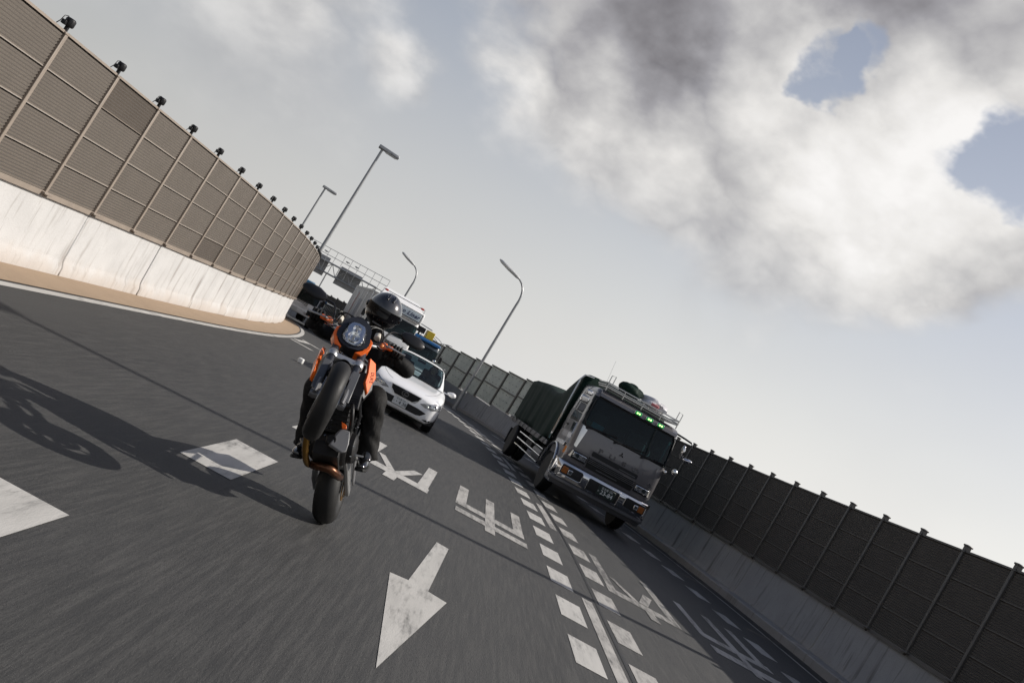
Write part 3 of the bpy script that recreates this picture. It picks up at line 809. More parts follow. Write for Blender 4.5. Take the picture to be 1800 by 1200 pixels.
# headlight mask
def hull(pts, f0, f1, shrink=.0, bulge=0.0, c=None):
    """an outline in the (l,z) plane given thickness along the direction of travel, domed towards the front"""
    mb = MB(); cx = sum(p[0] for p in pts) / len(pts) if c is None else c[0]; cz = sum(p[1] for p in pts) / len(pts) if c is None else c[1]
    def ring(f, k): return [P(f, cx + (l - cx) * k, cz + (z - cz) * k) for l, z in pts]
    steps = [(f0, 1 - shrink), (f1, 1.0)]
    if bulge: steps += [(f1 + bulge * .6, .82), (f1 + bulge * .92, .5), (f1 + bulge, .12)]
    mb.loft([ring(f, k) for f, k in steps]); return mb
lens_o = [(-.088, .758), (-.055, .788), (-.013, .795), (.029, .788), (.056, .758), (.060, .722), (.072, .675), (.066, .640), (.036, .612), (-.013, .603), (-.062, .612), (-.092, .640), (-.098, .675), (-.086, .722)]
mask_o = [(-.128, .742), (-.120, .790), (-.080, .838), (-.013, .856), (.054, .838), (.094, .790), (.102, .742), (.118, .690), (.112, .632), (.060, .585), (-.013, .572), (-.086, .585), (-.138, .632), (-.144, .690)]
hm = hull(mask_o, 1.10, 1.275, .25)
mask = bp('headlight_mask', hm, m_graph, st=True, smooth=35)
b = hull([(-.013 + (l + .013) * 1.08, .69 + (z - .69) * 1.08) for l, z in lens_o], 1.24, 1.279, .1); bp('reflector', b, m_refl, mask, True, smooth=50)
for c, r in (((-.013, .738), .036), ((-.013, .665), .048)):
    b = MB(); b.lathe(P(1.292, *c), (0, -1, 0), [(r, -.012), (r * .95, .004), (r * .7, -.002), (r * .45, -.014), (.012, -.016)], 20); bp('headlight_bowl', b, m_refl, mask, True, smooth=60)
    b = MB(); b.ball(P(1.300, *c), .013, 10, 7); bp('bulb', b, M('bulb_glass', (.75, .75, .72), .1, coat=1.0), mask, True, smooth=180)
lens_o = [(-.013 + (l + .013) * 1.1, .69 + (z - .69) * 1.1) for l, z in lens_o]
b = hull(lens_o, 1.278, 1.287, 0, .036); bp('headlight_lens', b, m_clear, mask, True, smooth=60)
ws = hull([(-.118, .798), (-.095, .860), (-.05, .905), (-.013, .915), (.025, .905), (.07, .860), (.092, .798), (.05, .83), (-.013, .842), (-.075, .83)], 1.02, 1.20, -.08); bp('flyscreen', ws, m_blk_satin, mask, True, smooth=40)
for s in (-1, 1):
    tr = [(s * .112 - .013, .735), (s * .150 - .013, .705), (s * .152 - .013, .640), (s * .106 - .013, .556), (s * .052 - .013, .560), (s * .100 - .013, .602), (s * .130 - .013, .665), (s * .118 - .013, .700)]
    if s < 0: tr = tr[::-1]
    b = hull(tr, 1.16, 1.268, .05); bp('mask_trim', b, m_orange, mask, True, bevel=.004, seg=1)
# handlebar and controls
hb = MB(); hb.tube(catmull([P(.985, -.40, .872), P(1.0, -.26, .87), P(1.06, -.13, .80), P(1.07, 0, .79), P(1.06, .13, .80), P(1.0, .26, .87), P(.985, .40, .872)], 5), .0145, 10)
bar = bp('handlebar', hb, m_alu, st=True, smooth=40)
for s in (-1, 1):
    q = MB(); q.cyl(P(1.0, s * .265, .870), P(.985, s * .405, .872), .019, n=12); q.cyl(P(.985, s * .405, .872), P(.985, s * .42, .872), .022, n=12); bp('grip', q, m_rubber, bar, True, smooth=40)
    q = MB(); q.tube([P(1.03, s * .235, .86), P(1.075, s * .27, .855), P(1.065, s * .38, .852), P(1.06, s * .42, .855)], [.008, .009, .007, .009], 7); bp('lever', q, m_alu, bar, True, smooth=40)
    q = MB(); q.box(P(1.025, s * .235, .865), (.05, .06, .05)); q.bar(P(1.04, s * .245, .86), P(1.06, s * .31, .855), .03, .035); bp('lever_perch', q, m_orange, bar, True, bevel=.008)
    q = MB(); q.lathe(P(1.03, s * .165, .90), (0, .25, 1), [(.022, 0), (.028, .005), (.028, .045), (.024, .055), (.018, .058)], 14); bp('fluid_reservoir', q, M('reservoir_plastic', (.62, .58, .5), .35), bar, True, smooth=40)
    q = MB(); q.lathe(P(1.03, s * .165, .955), (0, .25, 1), [(.029, 0), (.029, .014), (.026, .016)], 14); bp('reservoir_cap', q, m_black, bar, True, smooth=40)
    # mirror: stalk rising from the bar, dark shell turned away from the camera
    q = MB(); q.tube(catmull([P(1.02, s * .215, .88), P(1.02, s * .225, .97), P(1.01, s * .26, 1.035), P(.99, s * .33, 1.055), P(.98, s * .38, 1.06)], 4), .0085, 8); bp('mirror_stalk', q, m_blk_satin, bar, True, smooth=40)
    q = MB(); rings = []
    for t, w, h in ((0, .015, .02), (.1, .05, .026), (.35, .075, .030), (.7, .072, .028), (.92, .045, .02), (1, .012, .01)):
        c = P(1.0 - .015 * t, s * (.330 + .215 * t), 1.058 + (.035 if s < 0 else -.012) * t)
        rings.append([c + Vector((0, (.030 if sin(2 * pi * i / 14) >= 0 else .012) * sin(2 * pi * i / 14) * -1 * (h / .03), .80 * w * cos(2 * pi * i / 14))) for i in range(14)])
    q.loft(rings); mi = bp('mirror', q, m_blk_satin, bar, True, smooth=50)
    q = MB(); q.box(P(.970, s * .435, 1.064 + (.02 if s < 0 else -.008)), (.15, .002, .075)); bp('mirror_glass', q, m_chrome, mi, True)
    # indicator
    q = MB(); q.bar(P(1.12, s * .12, .79), P(1.12, s * .19, .80), .012, .016); q.lathe(P(1.13, s * .215, .80), (s, 0, -.15), [(.02, -.045), (.034, -.02), (.03, .02), (.016, .05)], 12)
    ind = bp('indicator', q, m_clear, bar, True, smooth=50)
    q = MB(); q.ball(P(1.13, s * .215, .80), .016, 8, 6); bp('indicator_bulb', q, m_amber, ind, True, smooth=180)
q = MB(); q.box(P(1.13, -.01, .83), (.15, .05, .07)); bp('instrument_cluster', q, m_black, bar, True, bevel=.015)
# cables
q = MB()
for l0, l1 in ((-.2, -.06), (.2, .05), (.22, .08), (-.18, -.02)):
    q.tube(catmull([P(1.03, l0, .88), P(1.13, l0 * .8, .93), P(1.18, l1, .86), P(1.10, l1, .68), P(1.0, l1, .5)], 4), .005, 5)
bp('cable_set', q, m_black, st=True)
# frame, tank, seat, engine
q = MB()
for s in (-1, 1):
    A, B_, C_, D_ = P(1.06, s * .05, .62), P(.98, s * .13, .40), P(.55, s * .16, .42), P(.5, s * .12, .06)
    for a, b in ((A, B_), (A, C_), (B_, C_), (C_, D_), (B_, P(.75, s * .16, .30)), (P(.75, s * .16, .30), C_), (P(.75, s * .16, .30), D_), (C_, P(.0, s * .1, .58)), (P(.45, s * .13, .25), P(.0, s * .1, .56))): q.cyl(a, b, .016, n=8)
bp('frame', q, m_blk_satin, smooth=40)
q = MB(); rings = []
for f, w, zb, zt in ((1.03, .07, .56, .70), (.95, .15, .48, .76), (.80, .17, .46, .79), (.62, .15, .46, .76), (.50, .10, .48, .66), (.45, .07, .49, .60)):
    rings.append([P(f, w * cos(t) * (1 if sin(t) > 0 else .9), (zb + zt) / 2 + (zt - zb) / 2 * sin(t)) for t in [2 * pi * i / 18 for i in range(18)]])
q.loft(rings); bp('fuel_tank', q, m_blk_gloss, smooth=60)
q = MB(); rings = []
for f, w, zb, zt in ((.56, .09, .50, .60), (.40, .15, .50, .585), (.20, .16, .52, .60), (.0, .14, .57, .66), (-.15, .10, .62, .70), (-.32, .05, .66, .71)):
    rings.append([P(f, w * cos(t), (zb + zt) / 2 + (zt - zb) / 2 * sin(t)) for t in [2 * pi * i / 14 for i in range(14)]])
q.loft(rings); bp('seat', q, m_blk_satin, smooth=60)
q = MB(); q.lathe(P(.66, -.15, .06), (1, 0, 0), [(.05, 0), (.13, .01), (.15, .04), (.15, .26), (.13, .29), (.05, .30)], 24); q.lathe(P(.48, -.12, .10), (1, 0, 0), [(.05, 0), (.10, .01), (.11, .04), (.11, .20), (.10, .23), (.05, .24)], 20)
q.box(P(.68, 0, -.06), (.20, .30, .12)); q.box(P(.84, 0, .22), (.20, .16, .26), Matrix.Rotation(.5, 3, 'X')); q.box(P(.93, 0, .36), (.24, .14, .10), Matrix.Rotation(.5, 3, 'X')); q.box(P(.58, 0, .28), (.22, .18, .26), Matrix.Rotation(-.55, 3, 'X'))
for s in (-1, 1): q.lathe(P(.66, s * .14, .06), (s, 0, 0), [(.12, 0), (.115, .04), (.08, .055), (.03, .055)], 20); q.lathe(P(.50, s * .12, .10), (s, 0, 0), [(.07, 0), (.065, .04), (.03, .05)], 16)
for i in range(8): q.box(P(.80 + .018 * i, 0, .13 + .030 * i), (.235, .19, .007), Matrix.Rotation(.5, 3, 'X'))
q.lathe(P(.86, .03, -.02), (0, -1, -.2), [(.045, 0), (.045, .07), (.035, .08)], 14)
q.tube(catmull([P(.98, .10, .30), P(1.0, .13, .20), P(.9, .14, .10), P(.8, .12, .02)], 4), .016, 8); q.tube(catmull([P(.98, -.10, .30), P(1.0, -.11, .22), P(.92, -.12, .12), P(.8, -.12, .04)], 4), .014, 8)
eng = bp('engine', q, M('engine_black', (.008, .0075, .0075), .5, metal=.2, var=.4, scale=20), bevel=.012)
q = MB()
rnd = random.Random(3)
for i in range(26): 
    c = P(.55 + rnd.random() * .4, rnd.choice((-1, 1)) * (.12 + .07 * rnd.random()), -.05 + rnd.random() * .32); q.cyl(c, c + Vector((rnd.choice((-1, 1)) * .012, 0, 0)), .006, n=8)
for i in range(10):
    c = P(.86 + .08 * rnd.random(), -.1 + .2 * rnd.random(), -.05 + .2 * rnd.random()); q.cyl(c, c + Vector((0, -.012, 0)), .005, n=8)
bp('engine_bolts', q, m_chrome, eng)['kind'] = 'stuff'
q = MB(); q.box(P(1.0, 0, .38), (.33, .045, .30), Matrix.Rotation(.15, 3, 'X')); rad = bp('radiator', q, M('radiator_core', (.02, .02, .022), .6), bevel=.006)
q = MB()
for i in range(12): q.box(P(1.027 - .004 * i, 0, .25 + .024 * i), (.31, .006, .005))
bp('radiator_fins', q, m_blk_satin, rad)
# orange radiator shrouds with their black lettering
for s in (-1, 1):
    out = [(1.03, .150, .665), (.98, .200, .655), (.99, .232, .52), (1.0, .214, .44), (1.01, .205, .355), (1.05, .168, .432), (1.06, .172, .512), (1.06, .166, .602)]
    q = MB(); pts = [P(f, s * ((l if s > 0 else .25 + (l - .2) * .55)), z + (0 if s > 0 else .02)) for f, l, z in out]
    if s < 0: pts = pts[::-1]
    q.prism(pts, (0, -.012, 0), (-s * .02, .03, 0)); sh = bp('radiator_shroud', q, m_orange, bevel=.006, seg=1)
    if s > 0:
        t = text_mesh('DUKE', .075, .0015); 
        ex = (P(1.02, .216, .43) - P(1.02, .222, .53)); 
        X = Vector((.10, 0, -.99)).normalized(); Zn = Vector((.15, -.98, 0)).normalized(); Y_ = Zn.cross(X)
        F = Matrix((X, Y_, Zn)).transposed().to_4x4(); F.translation = P(1.054, .206, .485)
        t.xf(F @ Matrix.Scale(.50, 4)); bp('lettering', t, m_black, sh, fix=False)
    q = MB(); pts = [P(f - .02, s * (l - .03 + (.06 if s < 0 else 0)), z) for f, l, z in ((.99, .15, .68), (.90, .22, .66), (.86, .24, .5), (.9, .2, .38), (1.0, .15, .42))]
    if s < 0: pts = pts[::-1]
    q.prism(pts, (0, 0, 0), (-s * .01, .05, 0)); bp('shroud_inner', q, m_blk_satin, sh, bevel=.006, seg=1)
# belly plate, swingarm, chain guard, hugger, exhaust headers
q = MB(); pl = [P(.93, .028, -.076), P(.94, .060, .02), P(.94, .084, .068), P(.93, .150, .062), P(.91, .165, -.03), P(.90, .160, -.095), P(.91, .125, -.111)]
q.prism(pl, (0, -.006, 0), (-.02, .02, 0)); bp('belly_plate', q, M('grey_plate', (.19, .19, .195), .45, var=.12), bevel=.008)
q = MB(); q.prism([P(.95, .067, .12), P(.95, .086, .062), P(.95, .119, .07), P(.95, .112, .095)], (0, -.008, 0), (0, .008, 0)); bp('orange_tab', q, m_orange, bevel=.003, seg=1)
q = MB()
for s in (-1, 1):
    q.loft([[P(f, s * l + dx, z + dz) for dx, dz in ((-.018, -h), (.018, -h), (.018, h), (-.018, h))] for f, l, z, h in ((.52, .10, .08, .045), (.36, .125, .05, .055), (.18, .135, .0, .045), (-.06, .135, -.005, .032))])
q.box(P(.36, 0, .06), (.22, .06, .09))
sw = bp('swingarm', q, m_alu, bevel=.008)
q = MB(); q.prism([P(.42, .165, .12), P(.40, .165, .18), P(.10, .168, .12), P(-.02, .168, .05), P(.1, .168, .04)], (-.008, 0, 0), (.008, 0, 0)); bp('chain_guard', q, m_grey, sw, bevel=.005, seg=1)
q = MB(); q.tube([P(.5, .115, .16), P(0, .115, .10), P(-.10, .115, 0), P(0, .115, -.10), P(.5, .115, .0), P(.56, .115, .08)], .011, 6, closed=True); bp('chain', q, m_grey, sw)
q = MB(); rings = []
for i in range(11):
    a = radians(15 + 120 * i / 10); r0 = .335; c = Vector((0, -cos(a) * r0, sin(a) * r0)); o = Vector((0, -cos(a), sin(a))); prof = []
    for j in range(7):
        t = -1 + j / 3; prof.append(c + Vector((t * .098, 0, 0)) - o * (.05 * t * t))
    for j in range(7):
        t = 1 - j / 3; prof.append(c + Vector((t * .094, 0, 0)) - o * (.05 * t * t + .006))
    rings.append(prof)
q.loft(rings); bp('hugger', q, m_blk_satin, smooth=60)
q = MB(); q.tube(catmull([P(.94, -.05, .26), P(.99, -.10, .18), P(.96, -.14, .02), P(.86, -.15, -.10), P(.66, -.14, -.13), P(.5, -.12, -.06), P(.42, -.10, .05)], 5), .026, 12); bp('exhaust_header', q, m_gold, smooth=60)
q = MB(); q.tube(catmull([P(.62, -.10, -.12), P(.68, -.04, -.15), P(.68, .04, -.155), P(.60, .09, -.15), P(.45, .10, -.10)], 5), .034, 12); bp('exhaust_collector', q, m_bronze, smooth=60)
for s in (-1, 1):
    q = MB(); q.cyl(P(-.05, s * .10, .5), P(-.52, s * .16, .62), .055, .06, 16); bp('silencer', q, m_alu, smooth=40)
    q = MB(); q.bar(P(.47, s * .15, .08), P(.45, s * .30, .06), .028, .018); bp('footpeg', q, m_grey, bevel=.004)
    q = MB(); q.bar(P(.50, s * .16, .16), P(.44, s * .165, .04), .02, .05); bp('footpeg_hanger', q, m_grey, bevel=.005)
q = MB(); q.bar(P(.50, .20, .05), P(.64, .20, .02), .014, .02); q.cyl(P(.64, .20, .02), P(.64, .26, .02), .009, n=8); bp('gear_lever', q, m_alu)

# ------------------------------------------------------------------ rider
def skin_body(name, joints, edges, root, parent, mat, sub=2):
    me = bpy.data.meshes.new(name); keys = list(joints)
    me.from_pydata([joints[k][0] for k in keys], [(keys.index(a), keys.index(b)) for a, b in edges], [])
    o = bpy.data.objects.new(name, me); COL.objects.link(o); o.parent = parent
    sk = o.modifiers.new('skin', 'SKIN'); sk.use_smooth_shade = True
    for i, k in enumerate(keys):
        r = joints[k][1]; v = me.skin_vertices[0].data[i]
        v.radius = r if isinstance(r, tuple) else (r, r); v.use_root = (k == root)
    s = o.modifiers.new('sub', 'SUBSURF'); s.levels = sub; s.render_levels = sub
    me.materials.append(mat)
    return o
def fabric(name, col, wr=.5):
    m, nt, b, N, L, noise, rng, mix, ma = nodes_of(name)
    t = N('ShaderNodeTexCoord').outputs['Object']
    f = noise(t, 5.5, 3, .5, (1, 1, .6), 1.0); w = noise(t, 60, 2, .5)
    L(mix(rng(f, .3, .7), tuple(q * .8 for q in col), tuple(q * 1.2 for q in col)), b.inputs['Base Color'])
    b.inputs['Roughness'].default_value = .72; b.inputs['Specular IOR Level'].default_value = .22
    bp_ = N('ShaderNodeBump'); bp_.inputs['Strength'].default_value = wr; bp_.inputs['Distance'].default_value = .05
    L(ma('ADD', f, ma('MULTIPLY', w, .06)), bp_.inputs['Height']); L(bp_.outputs[0], b.inputs['Normal'])
    return m
m_leather = fabric('black_leather', (.009, .0088, .009), .45)
m_trouser = fabric('black_textile', (.0115, .011, .0105), .5)
rider = tag(empty('person', T(-.94, 7.73, .86)), 'rider in black leathers and dark grey helmet, gripping the bars of the motorcycle', 'person')
RI = rider.matrix_world.inverted()
def W(x, y, z): return RI @ Vector((x, y, z))
def BL(f, l, z, st=False):
    v = P(f, l, z)
    if st: v = STE @ v
    return RI @ (BIKE @ v)
J = {'pelvis': (BL(.26, 0, .64), (.155, .13)), 'belly': (W(-.985, 7.70, 1.13), (.15, .13)), 'chest': (W(-1.02, 7.60, 1.36), (.155, .125)), 'upper': (W(-1.03, 7.55, 1.50), (.13, .11)), 'neck': (W(-1.035, 7.53, 1.60), .068), 'head': (W(-1.045, 7.51, 1.76), .088), 'crown': (W(-1.05, 7.51, 1.86), .07),
     'shL': (W(-.85, 7.56, 1.49), .082), 'elL': (W(-.615, 7.53, 1.435), .066), 'wrL': (BL(.93, .345, .875, True), .050),
     'shR': (W(-1.22, 7.55, 1.455), .082), 'elR': (W(-1.43, 7.47, 1.40), .066), 'wrR': (BL(.93, -.345, .875, True), .050),
     'faL': (W(-.635, 7.45, 1.475), .062), 'faR': (W(-1.45, 7.36, 1.435), .060),
     'hiL': (BL(.32, .11, .62), .105), 'knL': (BL(.73, .235, .50), .075), 'shkL': (BL(.60, .255, .34), .066), 'anL': (BL(.40, .255, .19), .060), 
     'hiR': (BL(.32, -.11, .62), .105), 'knR': (BL(.73, -.235, .50), .075), 'shkR': (BL(.60, -.255, .34), .066), 'anR': (BL(.40, -.255, .19), .060)}
E_ = [('pelvis', 'belly'), ('belly', 'chest'), ('chest', 'upper'), ('upper', 'neck'), ('neck', 'head'), ('head', 'crown'), ('upper', 'shL'), ('shL', 'elL'), ('elL', 'faL'), ('faL', 'wrL'), ('upper', 'shR'), ('shR', 'elR'), ('elR', 'faR'), ('faR', 'wrR'),
      ('pelvis', 'hiL'), ('hiL', 'knL'), ('knL', 'shkL'), ('shkL', 'anL'), ('pelvis', 'hiR'), ('hiR', 'knR'), ('knR', 'shkR'), ('shkR', 'anR')]
body = skin_body('body', J, E_, 'pelvis', rider, m_leather)
for s in (-1, 1):
    # trouser leg: loose tube with folds over shin and thigh, open hem
    key = 'L' if s > 0 else 'R'
    a, b, c = Vector(J['hi' + key][0]), Vector(J['kn' + key][0]), Vector(J['an' + key][0])
    axis = catmull([a, a.lerp(b, .5), b, b.lerp(c, .35), b.lerp(c, .75), b.lerp(c, 1.12)], 5); q = MB(); rings = []
    n = len(axis); ref = Vector((0, 1, 0))
    for i, p in enumerate(axis):
        d = (axis[min(i + 1, n - 1)] - axis[max(i - 1, 0)]).normalized(); ref = (ref - d * ref.dot(d)).normalized(); u = d.cross(ref)
        t = i / (n - 1); r = lerp_tab([(0, .125), (.3, .108), (.48, .092), (.6, .090), (.8, .082), (1, .088)], t)
        rings.append([p + (ref * cos(2 * pi * j / 22) + u * sin(2 * pi * j / 22)) * r * (1 + .09 * sin(4 * 2 * pi * j / 22 + i * 1.3) * (t ** .5) + .05 * sin(i * 2.3 + j) + .04 * sin(i * 3.7 - 2 * j)) for j in range(22)])
    q.loft(rings, cap=False); tr = mk('trouser_leg', q, m_trouser, rider, smooth=180, sub=1)
    # boot, toe dropped from the peg
    BT = BIKE @ Matrix.Translation(Vector((s * .255, -.42, .09))) @ RX(radians(34)) @ Matrix.Translation(-Vector((s * .255, -.42, .09)))
    q = MB(); rings = []
    for f, z, rl, rz in ((.385, .20, .055, .05), (.385, .13, .052, .055), (.40, .10, .050, .05), (.45, .092, .048, .042), (.53, .085, .050, .036), (.60, .078, .046, .030), (.645, .072, .030, .020)):
        c = Vector((s * .255, -f, z))
        up = Vector((0, 0, 1)) if f > .42 else Vector((0, -1, 0))
        side = Vector((1, 0, 0)); k = .052 if f < .42 else 1
        rings.append([RI @ (BT @ (c + side * (rl * cos(2 * pi * j / 14)) + up * (rz * sin(2 * pi * j / 14)))) for j in range(14)])
    q.loft(rings); bt = mk('boot', q, m_blk_gloss, rider, smooth=60, sub=1)
    q = MB(); 
    q.loft([[RI @ (BT @ Vector((s * .255 + dx * w, -f, z + dz))) for dx, dz in ((-1, -.012), (1, -.012), (1, .012), (-1, .012))] for f, w, z in ((.335, .03, .058), (.40, .045, .052), (.52, .050, .046), (.60, .047, .044), (.648, .025, .05))]); mk('sole', q, m_rubber, bt, bevel=.004, seg=1)
    # glove: palm, four fingers over the grip, thumb under it
    q = MB(); hx = lambda f, l, z: RI @ (BIKE @ (STE @ P(f, s * l, z)))
    rings = []
    for l, wf, wz in ((.285, .012, .018), (.295, .028, .030), (.335, .034, .034), (.378, .030, .031), (.392, .012, .016)):
        rings.append([hx(.955 + wf * cos(2 * pi * j / 12), l, .897 + wz * sin(2 * pi * j / 12)) for j in range(12)])
    q.loft(rings); pal = q
    for i, (l, k) in enumerate(((.300, .95), (.327, 1.06), (.353, 1.02), (.378, .85))):
        pts = catmull([hx(.965, l, .915), hx(1.0, l - .002, .925), hx(1.0 + .040 * k, l - .003, .905), hx(1.0 + .047 * k, l - .003, .872), hx(1.0 + .030 * k, l - .003, .842), hx(1.0 + .006 * k, l - .002, .836)], 3)
        pal.tube(pts, [.0135] * 5 + [.0125] * 6 + [.0115] * (len(pts) - 12) + [.008], 8)
    pts = catmull([hx(.95, .288, .875), hx(.962, .276, .848), hx(.99, .272, .838), hx(1.018, .280, .842)], 3); pal.tube(pts, [.016] * 4 + [.0135] * (len(pts) - 5) + [.009], 8)
    pal.tube(catmull([hx(.935, .345, .885), hx(.905, .345, .872), hx(.87, .345, .86)], 3), [.036, .040, .044, .046, .050, .053, .056], 12)
    gl = mk('glove', pal, m_leather, rider, smooth=60)
    q = MB()
    for i, l in enumerate((.305, .330, .355, .378)):
        q.ball(hx(1.012, l - .002, .927), (.012, .012, .010), 8, 6)
    mk('knuckle_guard', q, m_grey, gl, smooth=180)
# helmet: grey shell, black visor and chin bar, turned to the camera
HC = W(-1.045, 7.50, 1.79); HR = Matrix.Rotation(radians(9), 3, 'Z') @ Matrix.Rotation(radians(3), 3, 'Y') @ Matrix.Rotation(radians(6), 3, 'X')
def hsurf(th, ph, k=1.0):
    """th: turn from the front (0 = forward), ph: height; radii of a full-face helmet"""
    x = sin(th) * cos(ph); y = -cos(th) * cos(ph); z = sin(ph)
    rx, ry, rz = .146, .165, .160
    if y < 0 and z < -.05: ry += .030 * min(1, (-z - .05) * 2.2) * (-y)
    if z < -.55: rx *= 1 - (-.55 - z) * .5; ry *= 1 - (-.55 - z) * .35
    if y > 0 and z > 0: ry *= 1.04
    return HC + HR @ Vector((x * rx, y * ry, z * rz)) * k
def hgrid(t0, t1, p0, p1, nt, npp, k=1.0, close=False):
    mb = MB(); rows = [[hsurf(t0 + (t1 - t0) * i / nt, p0 + (p1 - p0) * j / npp, k) for i in range(nt + (0 if close else 1))] for j in range(npp + 1)]
    mb.loft(rows, closed=close, cap=False); return mb
q = hgrid(-pi, pi, radians(-58), radians(89), 40, 22, 1.0, True)
for fi, f in enumerate(q.f):
    c = sum((Vector(q.v[i]) for i in f), Vector()) / len(f) - HC; c = HR.transposed() @ c
    ang = atan2(c.x, -c.y)
    q.mi[fi] = 1 if (c.z < -.02 and abs(ang) < 2.2) else 0
m_helm = M('helmet_grey', (.045, .046, .050), .18, metal=.2, var=.45, scale=7, coat=.8)
helmet = mk('helmet', q, [m_helm, M('chin_black', (.006, .006, .0065), .3, spec=.3)], rider, smooth=60)
m_visor = M('smoked_visor', (.004, .004, .005), .12, spec=.22, var=.1, rvar=.03)
q = hgrid(radians(-95), radians(95), radians(-34), radians(12), 24, 10, 1.022); mk('visor', q, m_visor, helmet, smooth=180)
for s in (-1, 1):
    q = MB(); q.tube([hsurf(s * .22, radians(42), 1.02), hsurf(s * .30, radians(56), 1.03), hsurf(s * .45, radians(70), 1.02)], [.008, .014, .008], 8)
    mk('vent', q, m_blk_gloss, helmet, smooth=60); q = MB(); q.tube([hsurf(s * 2.6, radians(30), 1.01), hsurf(s * 2.7, radians(48), 1.03), hsurf(s * 2.9, radians(64), 1.01)], [.008, .014, .008], 8)
    mk('vent', q, m_blk_gloss, helmet, smooth=60); q = MB(); q.lathe(hsurf(s * 1.62, radians(-2), 1.0), HR @ Vector((s, 0, 0)), [(.026, .0), (.026, .012), (.018, .016)], 14)
    mk('visor_pivot', q, m_blk_gloss, helmet, smooth=60)
q = MB(); q.tube([hsurf(t, radians(-40), 1.015) for t in (-.35, -.15, .15, .35)], .009, 8); mk('chin_vent', q, m_grey, helmet, smooth=60)
# ------------------------------------------------------------------ vehicle helpers (local frame: X right, Y backwards, Z up; the nose at Y = 0 faces the camera)
def bvh_of(mb): return BVHTree.FromPolygons([Vector(v) for v in mb.v], [list(f) for f in mb.f])
def conform(bvh, poly, off=.004, cuts=2, axis='Y', back=None):
    """lay an outline drawn in the front view (x,z) onto the body's surface, slightly proud of it"""
    bm = bmesh.new()
    vs = [bm.verts.new((x, -3.0, z) if axis == 'Y' else (x, z, 4.0)) for x, z in poly]
    bm.faces.new(vs); bmesh.ops.triangulate(bm, faces=bm.faces[:])
    for _ in range(cuts): bmesh.ops.subdivide_edges(bm, edges=bm.edges[:], cuts=1, use_grid_fill=True)
    bmesh.ops.triangulate(bm, faces=bm.faces[:])
    d = Vector((0, 1, 0)) if axis == 'Y' else Vector((0, 0, -1)); last = 0.0
    for v in bm.verts:
        h = bvh.ray_cast(v.co, d)
        if h[0] is not None:
            v.co = h[0] - d * off
        else:
            n = bvh.find_nearest(Vector((v.co.x, 0.2, v.co.z)))
            v.co = n[0] - d * off
    mb = MB(); bm.verts.index_update(); mb.add([tuple(v.co) for v in bm.verts], [tuple(v.index for v in f.verts) for f in bm.faces]); bm.free()
    return mb
def arc_section(ctrl, n=4):
    pts = catmull([(x, 0, z) for x, z in ctrl], n)
    half = [(p.x, p.z) for p in pts]                      # bottom -> centre top
    return [(-x, z) for x, z in half] + [(x, z) for x, z in half[::-1][1:]]
def car_wheel(parent, c, R, w, mat_rim, spokes=7, name='wheel'):
    m = MB(); sx = 1 if c[0] > 0 else -1; c = Vector(c)
    m.lathe(c, (sx, 0, 0), [(R * .66, -w * .4), (R * .68, w * .42), (R * .62, w * .40), (R * .60, w * .1), (.05, w * .18), (.04, w * .3)], 24)
    for i in range(spokes):
        a = 2 * pi * i / spokes; m.bar(c + Vector((sx * w * .34, 0, 0)), c + Vector((sx * w * .36, cos(a) * R * .63, sin(a) * R * .63)), .05, .04, up=(1, 0, 0))
    o = mk(name, m, mat_rim, parent, smooth=40)
    t = MB(); t.lathe(c, (1, 0, 0), [(R * .67, -w / 2), (R * .93, -w * .5), (R, -w * .36), (R, w * .36), (R * .93, w * .5), (R * .67, w / 2)], 36, loop=False); mk('tyre', t, m_rubber, o, smooth=35)
    return o
def plate(parent, c, size, top, kana, num, bgm, fgm, tilt=0.0):
    p = MB(); p.box((0, 0, 0), (size[0], .012, size[1])); Mx = T(*c) @ RX(tilt); p.xf(Mx)
    o = mk('number_plate', p, bgm, parent, bevel=.004, seg=1)
    for body, s, x, z, b in () if not num else ((top, size[1] * .27, .0, size[1] * .30, .0), (kana, size[1] * .22, -size[0] * .42, -size[1] * .12, .0), (num, size[1] * .62, size[0] * .05, -size[1] * .13, size[1] * .008)):
        t = text_mesh(body, s, b); t.xf(Mx @ T(x, -.009, z) @ RX(radians(90))); mk('plate_lettering', t, fgm, o, fix=False)
    return o
m_plate_w = M('plate_white', (.62, .63, .61), .5, var=.05)
m_plate_g = M('plate_green', (.010, .022, .018), .45)
m_ink = M('plate_ink_dark', (.02, .03, .028), .5)
m_ink_w = M('plate_ink_white', (.70, .72, .70), .5)
m_dark_in = M('dark_interior', (.028, .042, .046), .7, var=.5)
m_intake = M('intake_black', (.006, .006, .006), .6)

